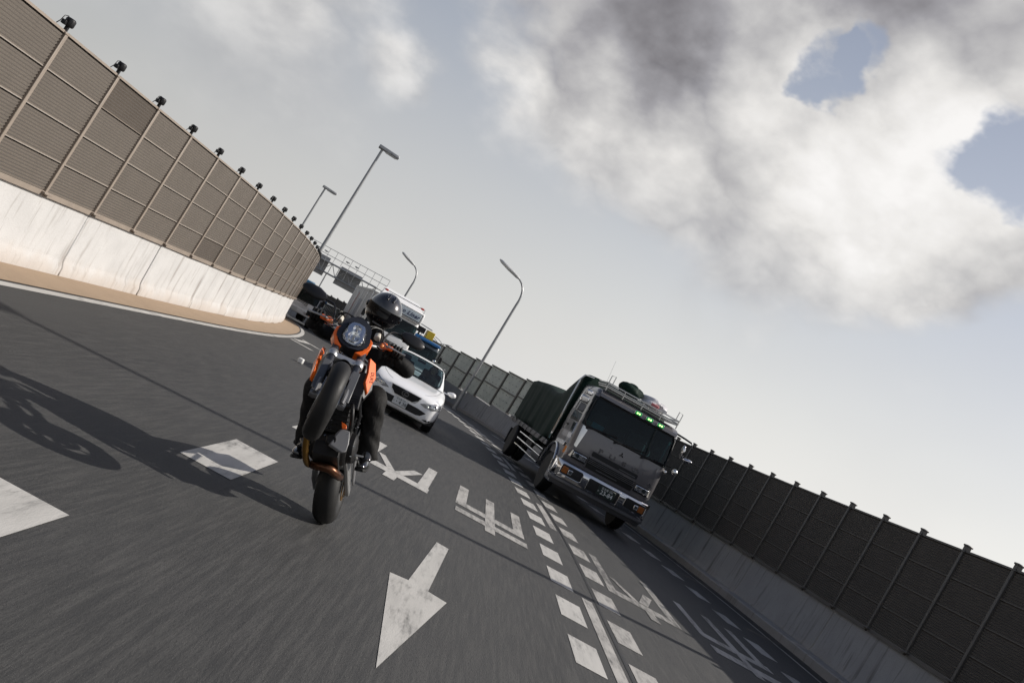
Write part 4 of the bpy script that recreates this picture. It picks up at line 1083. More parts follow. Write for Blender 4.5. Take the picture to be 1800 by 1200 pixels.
# ------------------------------------------------------------------ white saloon behind the rider
car = tag(empty('saloon_car', T(-1.50, 19.95, zf(20.5)) @ RZ(.085)), 'white saloon car with black grille following right behind the motorcycle', 'car')
ST = [(0.0, [(.42, .27), (.53, .34), (.57, .48), (.55, .60), (.45, .655), (.25, .68), (0, .685)]),
      (.05, [(.60, .22), (.70, .31), (.735, .48), (.71, .62), (.58, .69), (.30, .725), (0, .73)]),
      (.20, [(.70, .19), (.81, .30), (.845, .50), (.83, .66), (.70, .755), (.36, .79), (0, .795)]),
      (.55, [(.74, .18), (.86, .30), (.885, .52), (.88, .71), (.78, .83), (.40, .865), (0, .87)]),
      (1.0, [(.76, .18), (.87, .30), (.90, .54), (.895, .76), (.80, .885), (.42, .92), (0, .925)]),
      (1.4, [(.76, .18), (.875, .3), (.90, .55), (.893, .80), (.80, .93), (.42, .965), (0, .97)]),
      (2.0, [(.76, .18), (.875, .3), (.90, .55), (.89, .82), (.80, .945), (.42, .965), (0, .97)]),
      (3.6, [(.76, .18), (.875, .3), (.90, .56), (.885, .84), (.79, .97), (.42, .985), (0, .99)]),
      (4.25, [(.74, .2), (.86, .32), (.88, .56), (.87, .84), (.76, 1.0), (.4, 1.02), (0, 1.03)]),
      (4.5, [(.66, .24), (.78, .34), (.80, .58), (.78, .82), (.68, .98), (.36, 1.01), (0, 1.02)]),
      (4.57, [(.5, .3), (.6, .4), (.62, .58), (.6, .76), (.5, .88), (.3, .92), (0, .93)])]
def car_loft(stations, ny=4, nx=4):
    K = len(stations[0][1]); tracks = [catmull([(s[1][k][0], s[0], s[1][k][1]) for s in stations], ny) for k in range(K)]
    rings = []
    for i in range(len(tracks[0])):
        y = tracks[K // 2][i].y
        sec = arc_section([(tracks[k][i].x, tracks[k][i].z) for k in range(K)], nx)
        rings.append([Vector((x, y, z)) for x, z in sec])
    return rings
rings = car_loft(ST)
cb = MB(); cb.loft(rings); body_bvh = bvh_of(cb)
cbody = mk('body', cb, m_white, car, smooth=70)
# glasshouse
GH = [(1.32, .965, .62), (1.45, 1.04, .66), (1.65, 1.17, .66), (1.85, 1.29, .635), (2.05, 1.385, .60), (2.2, 1.415, .585), (2.6, 1.43, .58), (3.0, 1.415, .575), (3.3, 1.36, .57), (3.6, 1.24, .575), (3.95, 1.06, .60)]
def gh_sec(y, zt, wt):
    zb = .95; wb = .775
    side = [(wb, zb), (wb - .02, zb + (zt - zb) * .3), (wt + (wb - wt) * .35, zb + (zt - zb) * .72), (wt + .02, zt - .055 * min(1, (zt - zb) / .3)), (wt - .07, zt - .015), (wt * .5, zt + .008), (0, zt + .014)]
    return arc_section(side, 3)
secs = []
for (ya, za, wa), (yb, zb, wb) in zip(GH, GH[1:]):
    for i in range(3):
        t = i / 3; secs.append((ya + (yb - ya) * t, za + (zb - za) * t, wa + (wb - wa) * t))
secs.append(GH[-1])
rr_ = [[Vector((x, s[0], z)) for x, z in gh_sec(*s)] for s in secs]
roof = MB(); wsg = MB(); sg = MB(); n = len(rr_[0]); mid = n // 2
for k in range(len(rr_) - 1):
    y = (secs[k][0] + secs[k + 1][0]) / 2
    for i in range(n - 1):
        q = [rr_[k][i], rr_[k][i + 1], rr_[k + 1][i + 1], rr_[k + 1][i]]
        j = min(i, n - 2 - i); c = sum(q, Vector()) / 4
        tgt = roof
        if y < 2.10 and j >= 10: tgt = wsg
        elif 1.75 < y < 3.35 and 1 <= j <= 7 and not (2.62 < y < 2.70): tgt = sg
        elif y > 3.30 and j >= 10: tgt = sg
        tgt.add(q, [(0, 1, 2, 3)])
def weld(mb):
    m = MB(); idx = {}; 
    for v in mb.v:
        k = tuple(round(c, 5) for c in v); idx.setdefault(k, len(idx))
    m.v = list(idx); m.f = [tuple(idx[tuple(round(c, 5) for c in mb.v[i])] for i in f) for f in mb.f]; m.mi = list(mb.mi); return m
mk('roof', weld(roof), m_white, car, smooth=70)
mk('windscreen', weld(wsg), m_wind, car, smooth=70); mk('side_glass', weld(sg), m_wind_dk, car, smooth=70)
# dark band round the screen
q = MB(); edge = [p for p in rr_[0]]
q.tube([rr_[0][i] + Vector((0, -.01, .012)) for i in range(11, n - 11)], .014, 6); mk('cowl', q, m_black, car)
for s in (0, 1):
    q = MB(); cols = 11 if s == 0 else n - 12; q.tube([rr_[k][cols] + Vector((0, -.006, .006)) for k in range(0, 12)], .010, 6); mk('screen_trim', q, m_black, car)
q = MB(); q.tube([rr_[12][i] + Vector((0, 0, .008)) for i in range(11, n - 11)], .010, 6); mk('screen_trim', q, m_black, car)
for s in (-1, 1):
    q = MB(); q.tube([(s * .585, y, z) for y, z in ((2.15, 1.405), (2.4, 1.432), (2.8, 1.432), (3.2, 1.39))], .014, 6); mk('roof_rail', q, m_grey, car)
    q = MB(); q.loft([[Vector((s * (.88 + .22 * t), 1.62 + .02 * sin(a) * 4 * w, .99 + .055 * w * cos(a))) for a in [2 * pi * i / 12 for i in range(12)]] for t, w in ((0, .35), (.25, .9), (.6, 1.25), (.88, 1.05), (1, .4))]); mr = mk('door_mirror', q, m_white, car, smooth=70)
    q = MB(); q.bar((s * .80, 1.62, .955), (s * .92, 1.62, .965), .07, .03); mk('mirror_foot', q, m_white, mr, bevel=.008)
    hl = [(s * .39, .552), (s * .55, .628), (s * .71, .692), (s * .825, .705), (s * .850, .655), (s * .832, .575), (s * .70, .540), (s * .52, .530)]
    o = mk('headlight', conform(body_bvh, hl, .006), M('headlamp_glass', (.42, .43, .44), .12, metal=.55, var=.5, scale=25, coat=1.0), car, smooth=70)
    for x, z, r in ((.60, .600, .040), (.72, .625, .043), (.795, .648, .032)):
        h = body_bvh.ray_cast(Vector((s * x, -2, z)), Vector((0, 1, 0)))[0]
        q = MB(); q.lathe(h + Vector((0, -.004, 0)), Vector((s * .35, -1, 0)), [(r, 0), (r, .010), (r * .8, .013), (r * .5, .004), (.006, .006)], 14); mk('projector', q, m_chrome, o, smooth=50)
    q = MB(); pts = []
    for i in range(len(hl)):
        h = body_bvh.ray_cast(Vector((hl[i][0], -2, hl[i][1])), Vector((0, 1, 0)))[0]; pts.append((h if h else Vector((hl[i][0], .3, hl[i][1]))) + Vector((0, -.005, 0)))
    q.tube(pts, .006, 5, closed=True); mk('headlight_seal', q, m_black, o)
    mk('fog_lamp_recess', conform(body_bvh, [(s * .56, .262), (s * .70, .300), (s * .765, .305), (s * .75, .262), (s * .66, .250)], .005), m_intake, car)
    h = body_bvh.ray_cast(Vector((s * .705, -2, .279)), Vector((0, 1, 0)))[0]
    q = MB(); q.lathe(h + Vector((0, -.004, 0)), Vector((s * .3, -1, 0)), [(.024, 0), (.024, .012), (.012, .016)], 12); mk('fog_lamp', q, m_chrome, car, smooth=50)
gr = mk('grille', conform(body_bvh, [(-.355, .672), (.355, .672), (.325, .585), (.215, .500), (-.215, .500), (-.325, .585)], .006), m_intake, car, smooth=70)
q = MB()
for i in range(6):
    z = .52 + .026 * i; w = lerp_tab([(.5, .215), (.585, .325), (.67, .35)], z) - .02; pts = []
    for k in range(9):
        x = -w + 2 * w * k / 8; h = body_bvh.ray_cast(Vector((x, -2, z)), Vector((0, 1, 0)))[0]; pts.append(h + Vector((0, -.010, 0)))
    q = MB(); q.tube(pts, .0045, 5); mk('grille_bar', q, m_blk_satin, gr)
pts = []
for x, z in ((-.365, .682), (-.335, .585), (-.222, .490), (0, .488), (.222, .490), (.335, .585), (.365, .682)):
    h = body_bvh.ray_cast(Vector((x, -2, z)), Vector((0, 1, 0)))[0]; pts.append(h + Vector((0, -.006, 0)))
q = MB(); q.tube(catmull(pts, 4), .009, 6); mk('grille_surround', q, m_chrome, gr, smooth=40)
c = body_bvh.ray_cast(Vector((0, -2, .592)), Vector((0, 1, 0)))[0] + Vector((0, -.016, 0))
q = MB(); q.tube([c + Vector((.078 * cos(t), 0, .055 * sin(t))) for t in [2 * pi * i / 28 for i in range(28)]], .0065, 6, closed=True)
q.tube([c + Vector(v) for v in ((.048, 0, .028), (.012, 0, .040), (-.030, 0, -.012), (-.026, 0, -.026), (.060, 0, -.022))], .0065, 6); mk('badge', q, m_chrome, gr, smooth=50)
mk('lower_intake', conform(body_bvh, [(-.60, .415), (-.40, .440), (.40, .440), (.60, .415), (.50, .315), (.40, .290), (-.40, .290), (-.50, .315)], .005), m_intake, car)
cy = body_bvh.ray_cast(Vector((0, -2, .38)), Vector((0, 1, 0)))[0].y
plate(car, (-.02, cy - .035, .385), (.33, .165), '名古屋 330', 'も', '・4 38', m_plate_w, m_ink, radians(-6))
# shut lines of the bonnet
for s in (-1, 1):
    q = MB(); pts = []
    for x, y in ((.40, .13), (.52, .25), (.64, .55), (.70, .9), (.73, 1.30)):
        h = body_bvh.ray_cast(Vector((s * x, y, 3)), Vector((0, 0, -1)))[0]; pts.append(h + Vector((0, 0, .000)))
    q.tube(catmull(pts, 3), .0045, 5); mk('bonnet_gap', q, M('panel_gap', (.10, .10, .11), .6), cbody)
    q = MB(); q.tube([(s * .10, 1.36, .985), (s * .30 - .1, 1.42, 1.02), (s * .52 - .12, 1.45, 1.03)], .008, 5); mk('wiper', q, m_black, car)
for x, y in ((.78, .82), (-.78, .82), (.78, 3.55), (-.78, 3.55)): car_wheel(car, (x, y, .325), .325, .22, m_alu)
q = MB(); q.box((0, 2.2, .22), (1.5, 4.0, .10)); q.box((0, .6, .25), (1.66, .9, .10)); mk('underbody', q, m_intake, car)
q = MB(); q.box((0, 1.75, .92), (1.35, .5, .14)); mk('dashboard', q, m_dark_in, car, bevel=.04)
for s in (-1, 1):
    q = MB(); q.box((s * .38, 2.65, .92), (.5, .16, .62), Matrix.Rotation(-.25, 3, 'X')); q.box((s * .38, 2.75, 1.26), (.24, .10, .16)); mk('seat', q, m_dark_in, car, bevel=.04)
q = MB(); q.torus((.36, 2.02, 1.0), (0, -.9, .45), .18, .014, 24, 8); mk('steering_wheel', q, m_black, car, smooth=60)
q = MB(); q.box((0, 2.02, 1.345), (.22, .03, .06)); mk('rear_view_mirror', q, m_black, car, bevel=.01)
# driver of the saloon
m_skin = M('skin', (.42, .25, .17), .5, var=.1); m_shirt = M('dark_shirt', (.03, .032, .04), .8)
drv = tag(empty('person', car.matrix_world @ T(.37, 2.5, .62)), 'driver in dark clothes at the wheel of the white saloon', 'person')
JD = {'pelvis': ((0, 0, .0), (.17, .13)), 'belly': ((0, .03, .18), (.15, .12)), 'chest': ((0, .06, .36), (.17, .12)), 'upper': ((0, .07, .46), (.12, .09)), 'neck': ((0, .04, .55), .055), 'shL': ((.18, .06, .44), .07), 'elL': ((.24, -.15, .28), .055), 'haL': ((.14, -.42, .40), .04),
      'shR': ((-.18, .06, .44), .07), 'elR': ((-.24, -.15, .28), .055), 'haR': ((-.14, -.42, .40), .04), 'hiL': ((.1, -.05, -.02), .1), 'knL': ((.14, -.45, .05), .075), 'hiR': ((-.1, -.05, -.02), .1), 'knR': ((-.14, -.45, .05), .075)}
skin_body('body', {k: (Vector(a), r) for k, (a, r) in JD.items()}, [('pelvis', 'belly'), ('belly', 'chest'), ('chest', 'upper'), ('upper', 'neck'), ('upper', 'shL'), ('shL', 'elL'), ('elL', 'haL'), ('upper', 'shR'), ('shR', 'elR'), ('elR', 'haR'), ('pelvis', 'hiL'), ('hiL', 'knL'), ('pelvis', 'hiR'), ('hiR', 'knR')], 'pelvis', drv, m_shirt, 1)
q = MB(); q.ball((0, .0, .675), (.078, .095, .118), 18, 12); q.ball((0, -.095, .665), (.014, .02, .024), 8, 6)
for s in (-1, 1): q.ball((s * .08, .01, .67), (.012, .022, .03), 8, 6)
hd = mk('head', q, m_skin, drv, smooth=180)
q = MB(); q.ball((0, .02, .70), (.088, .104, .108), 16, 10); mk('hair', q, M('hair_black', (.012, .010, .009), .6), hd, smooth=180)
for s in (-1, 1):
    q = MB(); q.ball((s * .03, -.088, .685), (.012, .008, .007), 8, 6); mk('eye', q, m_black, hd)
q = MB(); q.ball((0, -.088, .615), (.024, .008, .006), 8, 6); mk('mouth', q, M('lips', (.3, .12, .1), .5), hd)

# ------------------------------------------------------------------ lorry cabs
def rrect(w, y0, y1, r, nf=14, nc=5, ns=10):
    pts = []; tg = []
    def arc(cx, cy, a0):
        for i in range(nc):
            a = a0 + (pi / 2) * i / nc; pts.append((cx + r * cos(a), cy + r * sin(a))); tg.append('C')
    for i in range(nf): pts.append((-(w - r) + 2 * (w - r) * i / nf, y0)); tg.append('F')
    arc(w - r, y0 + r, -pi / 2)
    for i in range(ns): pts.append((w, y0 + r + (y1 - y0 - 2 * r) * i / ns)); tg.append('R')
    arc(w - r, y1 - r, 0)
    for i in range(6): pts.append(((w - r) - 2 * (w - r) * i / 6, y1)); tg.append('B')
    arc(-(w - r), y1 - r, pi / 2)
    for i in range(ns): pts.append((-w, y1 - r - (y1 - y0 - 2 * r) * i / ns)); tg.append('L')
    arc(-(w - r), y0 + r, pi)
    return pts, tg
def bow(x, w, k=.05): return k * (abs(x) / w) ** 2.2
def cab(root, w, levels, ws, side_win, depth, paint, glass, r=.13):
    """levels: (z, front setback, width factor). The shell, its screen and its side windows as separate parts"""
    shell, scr, sid = MB(), MB(), MB(); rings = []; tags = None
    for z, sb, k in levels:
        pts, tags = rrect(w * k, sb, depth, r)
        rings.append([Vector((x, y + (bow(x, w) if y < .6 else 0), z)) for x, y in pts])
    n = len(rings[0])
    for k in range(len(rings) - 1):
        zm = (levels[k][0] + levels[k + 1][0]) / 2
        for i in range(n):
            j = (i + 1) % n; q = [rings[k][i], rings[k][j], rings[k + 1][j], rings[k + 1][i]]; c = sum(q, Vector()) / 4; t = tags[i]; tgt = shell
            if ws[0] < zm < ws[1] and c.y < .45 and abs(c.x) < w - .035: tgt = scr
            elif side_win[0] < zm < side_win[1] and t in 'LR' and .40 < c.y < depth - .45: tgt = sid
            tgt.add(q, [(0, 1, 2, 3)])
    shell.add(rings[-1], [tuple(range(n))])
    sh = mk('cab_shell', weld(shell), paint, root, smooth=50)
    mk('windscreen', weld(scr), glass, root, smooth=70); mk('side_window', weld(sid), m_wind_dk, root, smooth=70)
    tagF = [i for i in range(n) if rings[0][i].y < .45 and abs(rings[0][i].x) < w - .03]
    return sh, bvh_of(shell), rings
def tyre_pair(root, y, xo, R, w, rim, dual=False):
    for s in (-1, 1):
        car_wheel(root, (s * xo, y, R), R, w, rim, 8)
        if dual: car_wheel(root, (s * (xo - w - .04), y, R), R, w, rim, 8)

TRK = T(3.40, 20.72, zf(21.5)) @ RZ(.126)
trk = tag(empty('covered_truck', TRK), 'grey flatbed truck with chrome bumper and dark green tarpaulin over its load', 'truck')
m_cabgrey = M('cab_grey_paint', (.14, .134, .139), .30, metal=.25, var=.06, coat=.7)
m_tarp = M('green_tarpaulin', (.004, .0165, .0115), .7, var=.3, scale=3, bump=.25, bscale=14, spec=.15)
m_chassis = M('chassis_black', (.010, .010, .010), .65, var=.3)
lv = [(.95, .05, 1), (1.05, .02, 1), (1.30, .0, 1), (1.60, .02, 1), (1.80, .045, 1), (1.875, .055, 1), (2.05, .085, .995), (2.25, .12, .985), (2.45, .16, .975), (2.60, .19, .968), (2.68, .21, .963), (2.76, .27, .95), (2.80, .36, .92), (2.82, .50, .85)]
sh, fb, rg = cab(trk, 1.14, lv, (1.875, 2.60), (1.9, 2.5), 1.80, m_cabgrey, m_wind_dk)
def fy(x, z, b=fb):
    h = b.ray_cast(Vector((x, -3, z)), Vector((0, 1, 0)))[0]; return h.y if h else .05
def fpt(x, z, off=.0): return Vector((x, fy(x, z) - off, z))
# screen rubber
def scr_y(z): return lerp_tab([(a, b) for a, b, _ in lv], z)
def spt(x, z, off): return Vector((x, scr_y(z) + bow(x, 1.14) - off, z))
q = MB(); per = [spt(x, 1.885, .004) for x in [-1.02 + 2.04 * i / 12 for i in range(13)]] + [spt(1.075, 1.98, .004), spt(1.07, 2.25, .004), spt(1.05, 2.52, .004)] + [spt(x, 2.595, .004) for x in [1.0 - 2.0 * i / 12 for i in range(13)]] + [spt(-1.05, 2.52, .004), spt(-1.07, 2.25, .004), spt(-1.075, 1.98, .004)]
q.tube(per, .020, 6, closed=True); mk('screen_rubber', q, m_black, trk, smooth=50)
for x0 in (-.95, -.22, .50):
    q = MB(); q.tube([spt(x0 - .02, 1.85, .03), spt(x0 + .25, 1.905, .035), spt(x0 + .62, 1.93 + .02, .03)], .012, 6); q.bar(spt(x0 + .16, 1.90, .03), spt(x0 + .72, 1.965, .03), .012, .03); q.cyl(spt(x0 - .02, 1.85, .0), spt(x0 - .02, 1.85, .05), .03, n=10); mk('wiper', q, m_black, trk)
# visor strip with three green marker lamps
q = MB(); q.loft([[Vector((x, scr_y(z) + bow(x, 1.14) - .05 + d, z)) for z, d in ((2.62, .03), (2.63, -.02), (2.70, -.03), (2.78, .02), (2.78, .10), (2.62, .10))] for x in [-1.02 + 2.04 * i / 14 for i in range(15)]]); vs = mk('sun_visor', q, m_cabgrey, trk, smooth=45)
m_green = M('green_marker_lamp', (.02, .45, .12), .25, emit=(.02, .75, .2), estr=.10)
m_core = M('green_lamp_core', (.4, .9, .3), .3, emit=(.45, 1.0, .25), estr=3.0)
for x in (-.06, .24, .54):
    q = MB(); q.box((x, scr_y(2.69) + bow(x, 1.14) - .10, 2.69), (.19, .05, .095)); b = mk('marker_lamp', q, m_chrome, vs, bevel=.015)
    q = MB(); q.box((x + .005, scr_y(2.69) + bow(x, 1.14) - .130, 2.69), (.165, .02, .08)); mk('lamp_lens', q, m_green, b if False else vs, bevel=.012)
    for dx in (-.025, .03):
        q = MB(); q.ball((x + dx, scr_y(2.69) + bow(x, 1.14) - .142, 2.69), (.022, .008, .020), 10, 6); mk('lamp_core', q, m_core, vs, smooth=180)
# lettering F U S O, three-diamond emblem
m_let = M('chrome_letter', (.42, .42, .44), .18, metal=.9)
for ch, x in (('F', -.44), ('U', -.14), ('S', .17), ('O', .47)):
    t = text_mesh(ch, .19, .004, 0, .008); t.xf(T(x, fy(x, 1.52) - .010, 1.515) @ RX(radians(90)) @ Matrix.Diagonal((1.25, .72, 1, 1))); mk('letter', t, m_let, trk, fix=False)
for k in range(3):
    a = radians(90 + 120 * k); c = (.03 + .032 * cos(a), 1.665 + .032 * sin(a)); d = (cos(a), sin(a)); e2 = (-sin(a), cos(a)); y = fy(.03, 1.665)
    q = MB(); q.prism([Vector((c[0] + d[0] * u + e2[0] * v, y, c[1] + d[1] * u + e2[1] * v)) for u, v in ((.032, 0), (0, .019), (-.032, 0), (0, -.019))], (0, -.012, 0), (0, 0, 0)); mk('emblem_diamond', q, m_blk_gloss, trk)
q = MB(); q.lathe(Vector((.93, fy(.93, 1.36) - .001, 1.36)), (0, -1, 0), [(.045, 0), (.045, .006), (.03, .006), (.03, .003)], 16, loop=True); mk('round_badge', q, m_let, trk)
# grille: dark slot and chrome-edged slats
mk('grille_slot', conform(fb, [(-.60, 1.425), (-.585, 1.445), (.585, 1.445), (.60, 1.425), (.60, 1.355), (.585, 1.335), (-.585, 1.335), (-.60, 1.355)], .006), m_intake, trk)
mk('grille_slot', conform(fb, [(.12, 1.374), (.55, 1.374), (.55, 1.362), (.12, 1.362)], .010), m_grey, trk)
mk('grille_slot', conform(fb, [(-.62, 1.295), (.62, 1.295), (.60, 1.04), (-.60, 1.04)], .006), m_intake, trk)
for i in range(4):
    z = 1.285 - .038 * i
    q = MB(); q.loft([[fpt(x, z, .008) + Vector((0, -a, b)) for a, b in ((0, -.007), (.022, -.004), (.022, .004), (0, .007))] for x in [-.60 + 1.2 * k / 8 for k in range(9)]]); mk('grille_slat', q, m_grey, trk)
q = MB(); q.bar(fpt(-.35, 1.10, .012), fpt(.2, 1.10, .012), .02, .012); mk('grille_slat', q, m_grey, trk)
# lamps beside the grille
for s in (-1, 1):
    hx = s * .82
    mk('lamp_recess', conform(fb, [(s * .64, 1.27), (s * 1.00, 1.27), (s * 1.0, 1.08), (s * .64, 1.08)], .006), m_black, trk)
    q = MB(); q.box((hx, fy(hx, 1.18) - .02, 1.185), (.34, .05, .125)); o = mk('headlight', q, m_refl, trk, bevel=.02)
    q = MB(); q.box((hx, fy(hx, 1.18) - .05, 1.185), (.34, .012, .13)); mk('headlight_glass', q, m_clear, o, bevel=.01)
    for dx, r in ((-.09 * s, .042), (.06 * s, .050)):
        q = MB(); q.lathe(Vector((hx + dx, fy(hx, 1.18) - .046, 1.185)), (0, -1, 0), [(r, 0), (r, .006), (r * .6, -.006), (.01, -.008)], 14); mk('bulb_bowl', q, m_dark_in if dx * s > 0 else m_chrome, o, smooth=50)
    q = MB(); q.loft([[Vector((s * x, y, z)) for x, y, z in ((1.0, fy(s * 1.0, 1.2) - .02, z), (1.09, .09, z), (1.155, .24, z), (1.10, .3, z), (1.0, .2, z))] for z in (1.09, 1.27)]); o = mk('corner_lamp', q, M('corner_lens', (.62, .6, .55), .12, metal=.4, coat=1.0), trk, bevel=.015)
    q = MB(); q.loft([[Vector((s * x, y, z)) for x, y, z in ((1.09, .085, z), (1.162, .25, z), (1.165, .34, z), (1.10, .3, z))] for z in (1.10, 1.26)]); mk('amber_lens', q, m_amber, o)
    # chrome corner panel, wheel arch, step
    q = MB(); q.loft([[Vector((s * (1.145 + .012), .30 + .1 * t, 1.32 + .52 * t)) , Vector((s * (1.145 + .012), .62 + .15 * t, 1.32 + .52 * t)), Vector((s * 1.13, .62 + .15 * t, 1.32 + .52 * t)), Vector((s * 1.13, .30 + .1 * t, 1.32 + .52 * t))] for t in (0, .5, 1)]); mk('corner_trim', q, m_chrome, trk, bevel=.006, seg=1)
    mk('corner_plate', conform(fb, [(s * .93, 1.80), (s * 1.03, 1.86), (s * 1.07, 1.86), (s * 1.06, 1.36), (s * .99, 1.34)], .006), m_chrome if s < 0 else m_cabgrey, trk, smooth=60)
    q = MB(); pts = [Vector((s * 1.16, 1.32 - .66 * cos(t), .60 + .60 * sin(t))) for t in [pi * i / 16 for i in range(17)]]; q.tube(pts, .035, 8); mk('arch_trim', q, m_chrome, trk, smooth=50)
    q = MB(); q.box((s * 1.10, .42, .62), (.20, .5, .5)); mk('step_box', q, m_chrome, trk, bevel=.03)
    q = MB(); q.box((s * 1.165, .95, 1.28), (.02, .9, .10)); mk('door_trim', q, m_chrome, trk, bevel=.008)
    q = MB(); q.box((s * 1.15, 1.25, 1.72), (.03, .14, .04)); mk('door_handle', q, m_black, trk)
# bumper: chrome, rounded ends, dark recesses
q = MB(); R_ = []
prof = [(.0, .96), (-.05, .955), (-.075, .93), (-.085, .80), (-.08, .62), (-.055, .57), (-.01, .555), (.05, .56)]
stn = [(-1.245, .42), (-1.24, .22), (-1.20, .09), (-1.10, .03), (-.8, .005), (0, -.01), (.8, .005), (1.10, .03), (1.20, .09), (1.24, .22), (1.245, .42)]
for x, y in stn:
    wx = 1 if abs(x) < 1.15 else .6
    R_.append([Vector((x, y + d * wx, z)) for d, z in prof])
q.loft(R_, closed=False, cap=False); bum = mk('bumper', q, m_chrome, trk, smooth=50, fix=True)
bum.modifiers.new('s', 'SOLIDIFY').thickness = .02
bb = bvh_of(q)
q2 = MB(); q2.loft([[Vector((x, y - .05, .49)), Vector((x, y - .06, .555)), Vector((x, y + .04, .565)), Vector((x, y + .05, .49))] for x, y in stn[1:-1]]); mk('lower_valance', q2, m_grey, trk, bevel=.008, seg=1)
q2 = MB(); q2.loft([[Vector((s_[0] * .95, s_[1] + .06, .38)), Vector((s_[0] * .99, s_[1] - .02, .50)), Vector((s_[0] * .97, s_[1] + .10, .50)), Vector((s_[0] * .93, s_[1] + .14, .40))] for s_ in stn[1:-1]]); mk('air_dam', q2, M('dam_grey', (.10, .10, .105), .5), trk, bevel=.01, seg=1)
for s in (-1, 1):
    rc = [(s * .56, .865), (s * .60, .895), (s * 1.06, .895), (s * 1.10, .865), (s * 1.10, .70), (s * 1.06, .665), (s * .60, .665), (s * .56, .70)]
    o = mk('bumper_recess', conform(bb, rc, .006), m_intake, bum)
    q = MB(); q.tube([Vector((x, (bb.ray_cast(Vector((x, -3, z)), Vector((0, 1, 0)))[0] or Vector((0, .05, 0))).y - .008, z)) for x, z in rc], .007, 5, closed=True); mk('recess_rim', q, m_chrome, bum)
    yb = bb.ray_cast(Vector((s * .9, -3, .78)), Vector((0, 1, 0)))[0].y
    q = MB(); q.box((s * 1.0, yb - .006, .78), (.14, .02, .15)); mk('amber_lamp', q, M('amber_dim', (.30, .09, .01), .25, coat=.6), bum, bevel=.01)
    q = MB(); q.box((s * .865, yb - .008, .775), (.11, .03, .11)); o = mk('fog_lamp', q, m_refl, bum, bevel=.01); q = MB(); q.box((s * .865, yb - .026, .775), (.06, .006, .06)); mk('fog_lens', q, m_dark_in, o)
mk('plate_recess', conform(bb, [(-.40, .865), (-.37, .885), (.37, .885), (.40, .865), (.40, .625), (.37, .60), (-.37, .60), (-.40, .625)], .006), m_intake, bum)
q = MB(); q.tube([Vector((x, bb.ray_cast(Vector((x, -3, z)), Vector((0, 1, 0)))[0].y - .008, z)) for x, z in ((-.40, .865), (-.40, .625), (-.37, .60), (.37, .60), (.40, .625), (.40, .865))], .006, 5); mk('recess_rim', q, m_chrome, bum)
plate(trk, (.08, bb.ray_cast(Vector((0, -3, .74)), Vector((0, 1, 0)))[0].y - .02, .745), (.44, .22), '名古屋 100', 'か', '23-84', m_plate_g, m_ink_w)
# roof rack with rails and the bundles lying on it
q = MB()
for z, k in ((2.93, 1.0), (2.99, 1.0)):
    q.tube([(-.98, 1.1, z), (-.98, .34, z), (-.93, .28, z), (.93, .28, z), (.98, .34, z), (.98, 1.1, z)], .016, 6)
for x in (-.95, -.5, 0, .5, .95): q.cyl((x, .29, 2.80), (x, .29, 3.0), .014, n=6)
for x in (-.98, .98): q.tube([(x * .98, .30, 2.99), (x * .98, .30, 3.17), (x * .98 + (.10 if x < 0 else -.10), .30, 3.19), (x * .98 + (.10 if x < 0 else -.10), .30, 2.99)], .012, 6)
q.box((0, .72, 2.895), (1.9, .85, .03)); mk('roof_rack', q, m_alu, trk, smooth=40)
def lump(name, c, r, seed, mat, amp=.18, mx=TRK, n=22, k=14):
    rnd = random.Random(seed); ph = [(rnd.uniform(2, 6), rnd.uniform(2, 6), rnd.uniform(0, 6)) for _ in range(6)]
    mb = MB(); mb.ball((0, 0, 0), r, n, k)
    out = []
    for v in mb.v:
        x, y, z = v[0] / r[0], v[1] / r[1], v[2] / r[2]
        s = 1 + amp * sum(sin(a * x * 1.3 + b * y + p) * cos(b * z + p) for a, b, p in ph) / 3
        out.append((v[0] * s, v[1] * s, max(v[2] * s, -r[2] * .8)))
    mb.v = out; o = mk(name, mb, mat, None, smooth=60); o.matrix_world = mx @ T(*c); return o
o = lump('tarpaulin_bundle', (-.33, .62, 3.08), (.30, .26, .17), 4, m_tarp, .2); tag(o, 'rolled dark green tarpaulin bundle on the cab roof rack of the grey truck', 'bundle')
m_bag = M('clear_bag', (.62, .60, .60), .25, var=.35, scale=9, bump=.6, bscale=18, coat=.4)
o = lump('plastic_bag', (.34, .62, 3.06), (.36, .24, .14), 9, m_bag, .28); tag(o, 'pale clear plastic bag stuffed beside the green bundle on the roof rack', 'bag')
q = MB(); q.box((0, .0, .0), (.22, .05, .07)); o = mk('red_pouch', q, M('faded_red', (.42, .13, .14), .6), None, bevel=.02); o.matrix_world = TRK @ T(.28, .36, 3.045) ; tag(o, 'faded red pouch in front of the plastic bag on the roof rack', 'pouch')
# mirrors and their arms
q = MB(); q.tube([(.98, .26, 2.72), (1.25, .20, 2.70), (1.42, .18, 2.68)], .022, 6); q.tube([(1.16, .2, 2.70), (1.42, .18, 2.68), (1.50, .18, 2.58), (1.50, .18, 2.32)], .012, 6); mk('mirror_arm', q, m_black, trk)
for c, r, ax in (((1.30, .10, 2.40), (.05, .06, .17), 0), ((1.50, .12, 2.27), (.13, .07, .05), 0)):
    q = MB(); q.ball(c, r, 16, 10, Matrix.Rotation(radians(-8), 3, 'Y')); mk('mirror', q, m_chrome, trk, smooth=180)
q = MB(); q.tube([(1.12, .28, 1.90), (1.25, .16, 1.82), (1.33, .14, 1.86)], .012, 6); mk('glint_ball_stalk', q, m_black, trk)  # stalk for the added glint ball
m_glint = M('satin_chrome', (.9, .9, .86), .24, metal=1.0, var=.03, rvar=.02)
q = MB(); q.ball((1.36, .12, 1.90), (.075, .065, .075), 20, 12); mk('glint_ball', q, m_glint, trk, smooth=180)  # no lamp: chrome ball added to catch a glint of the sun
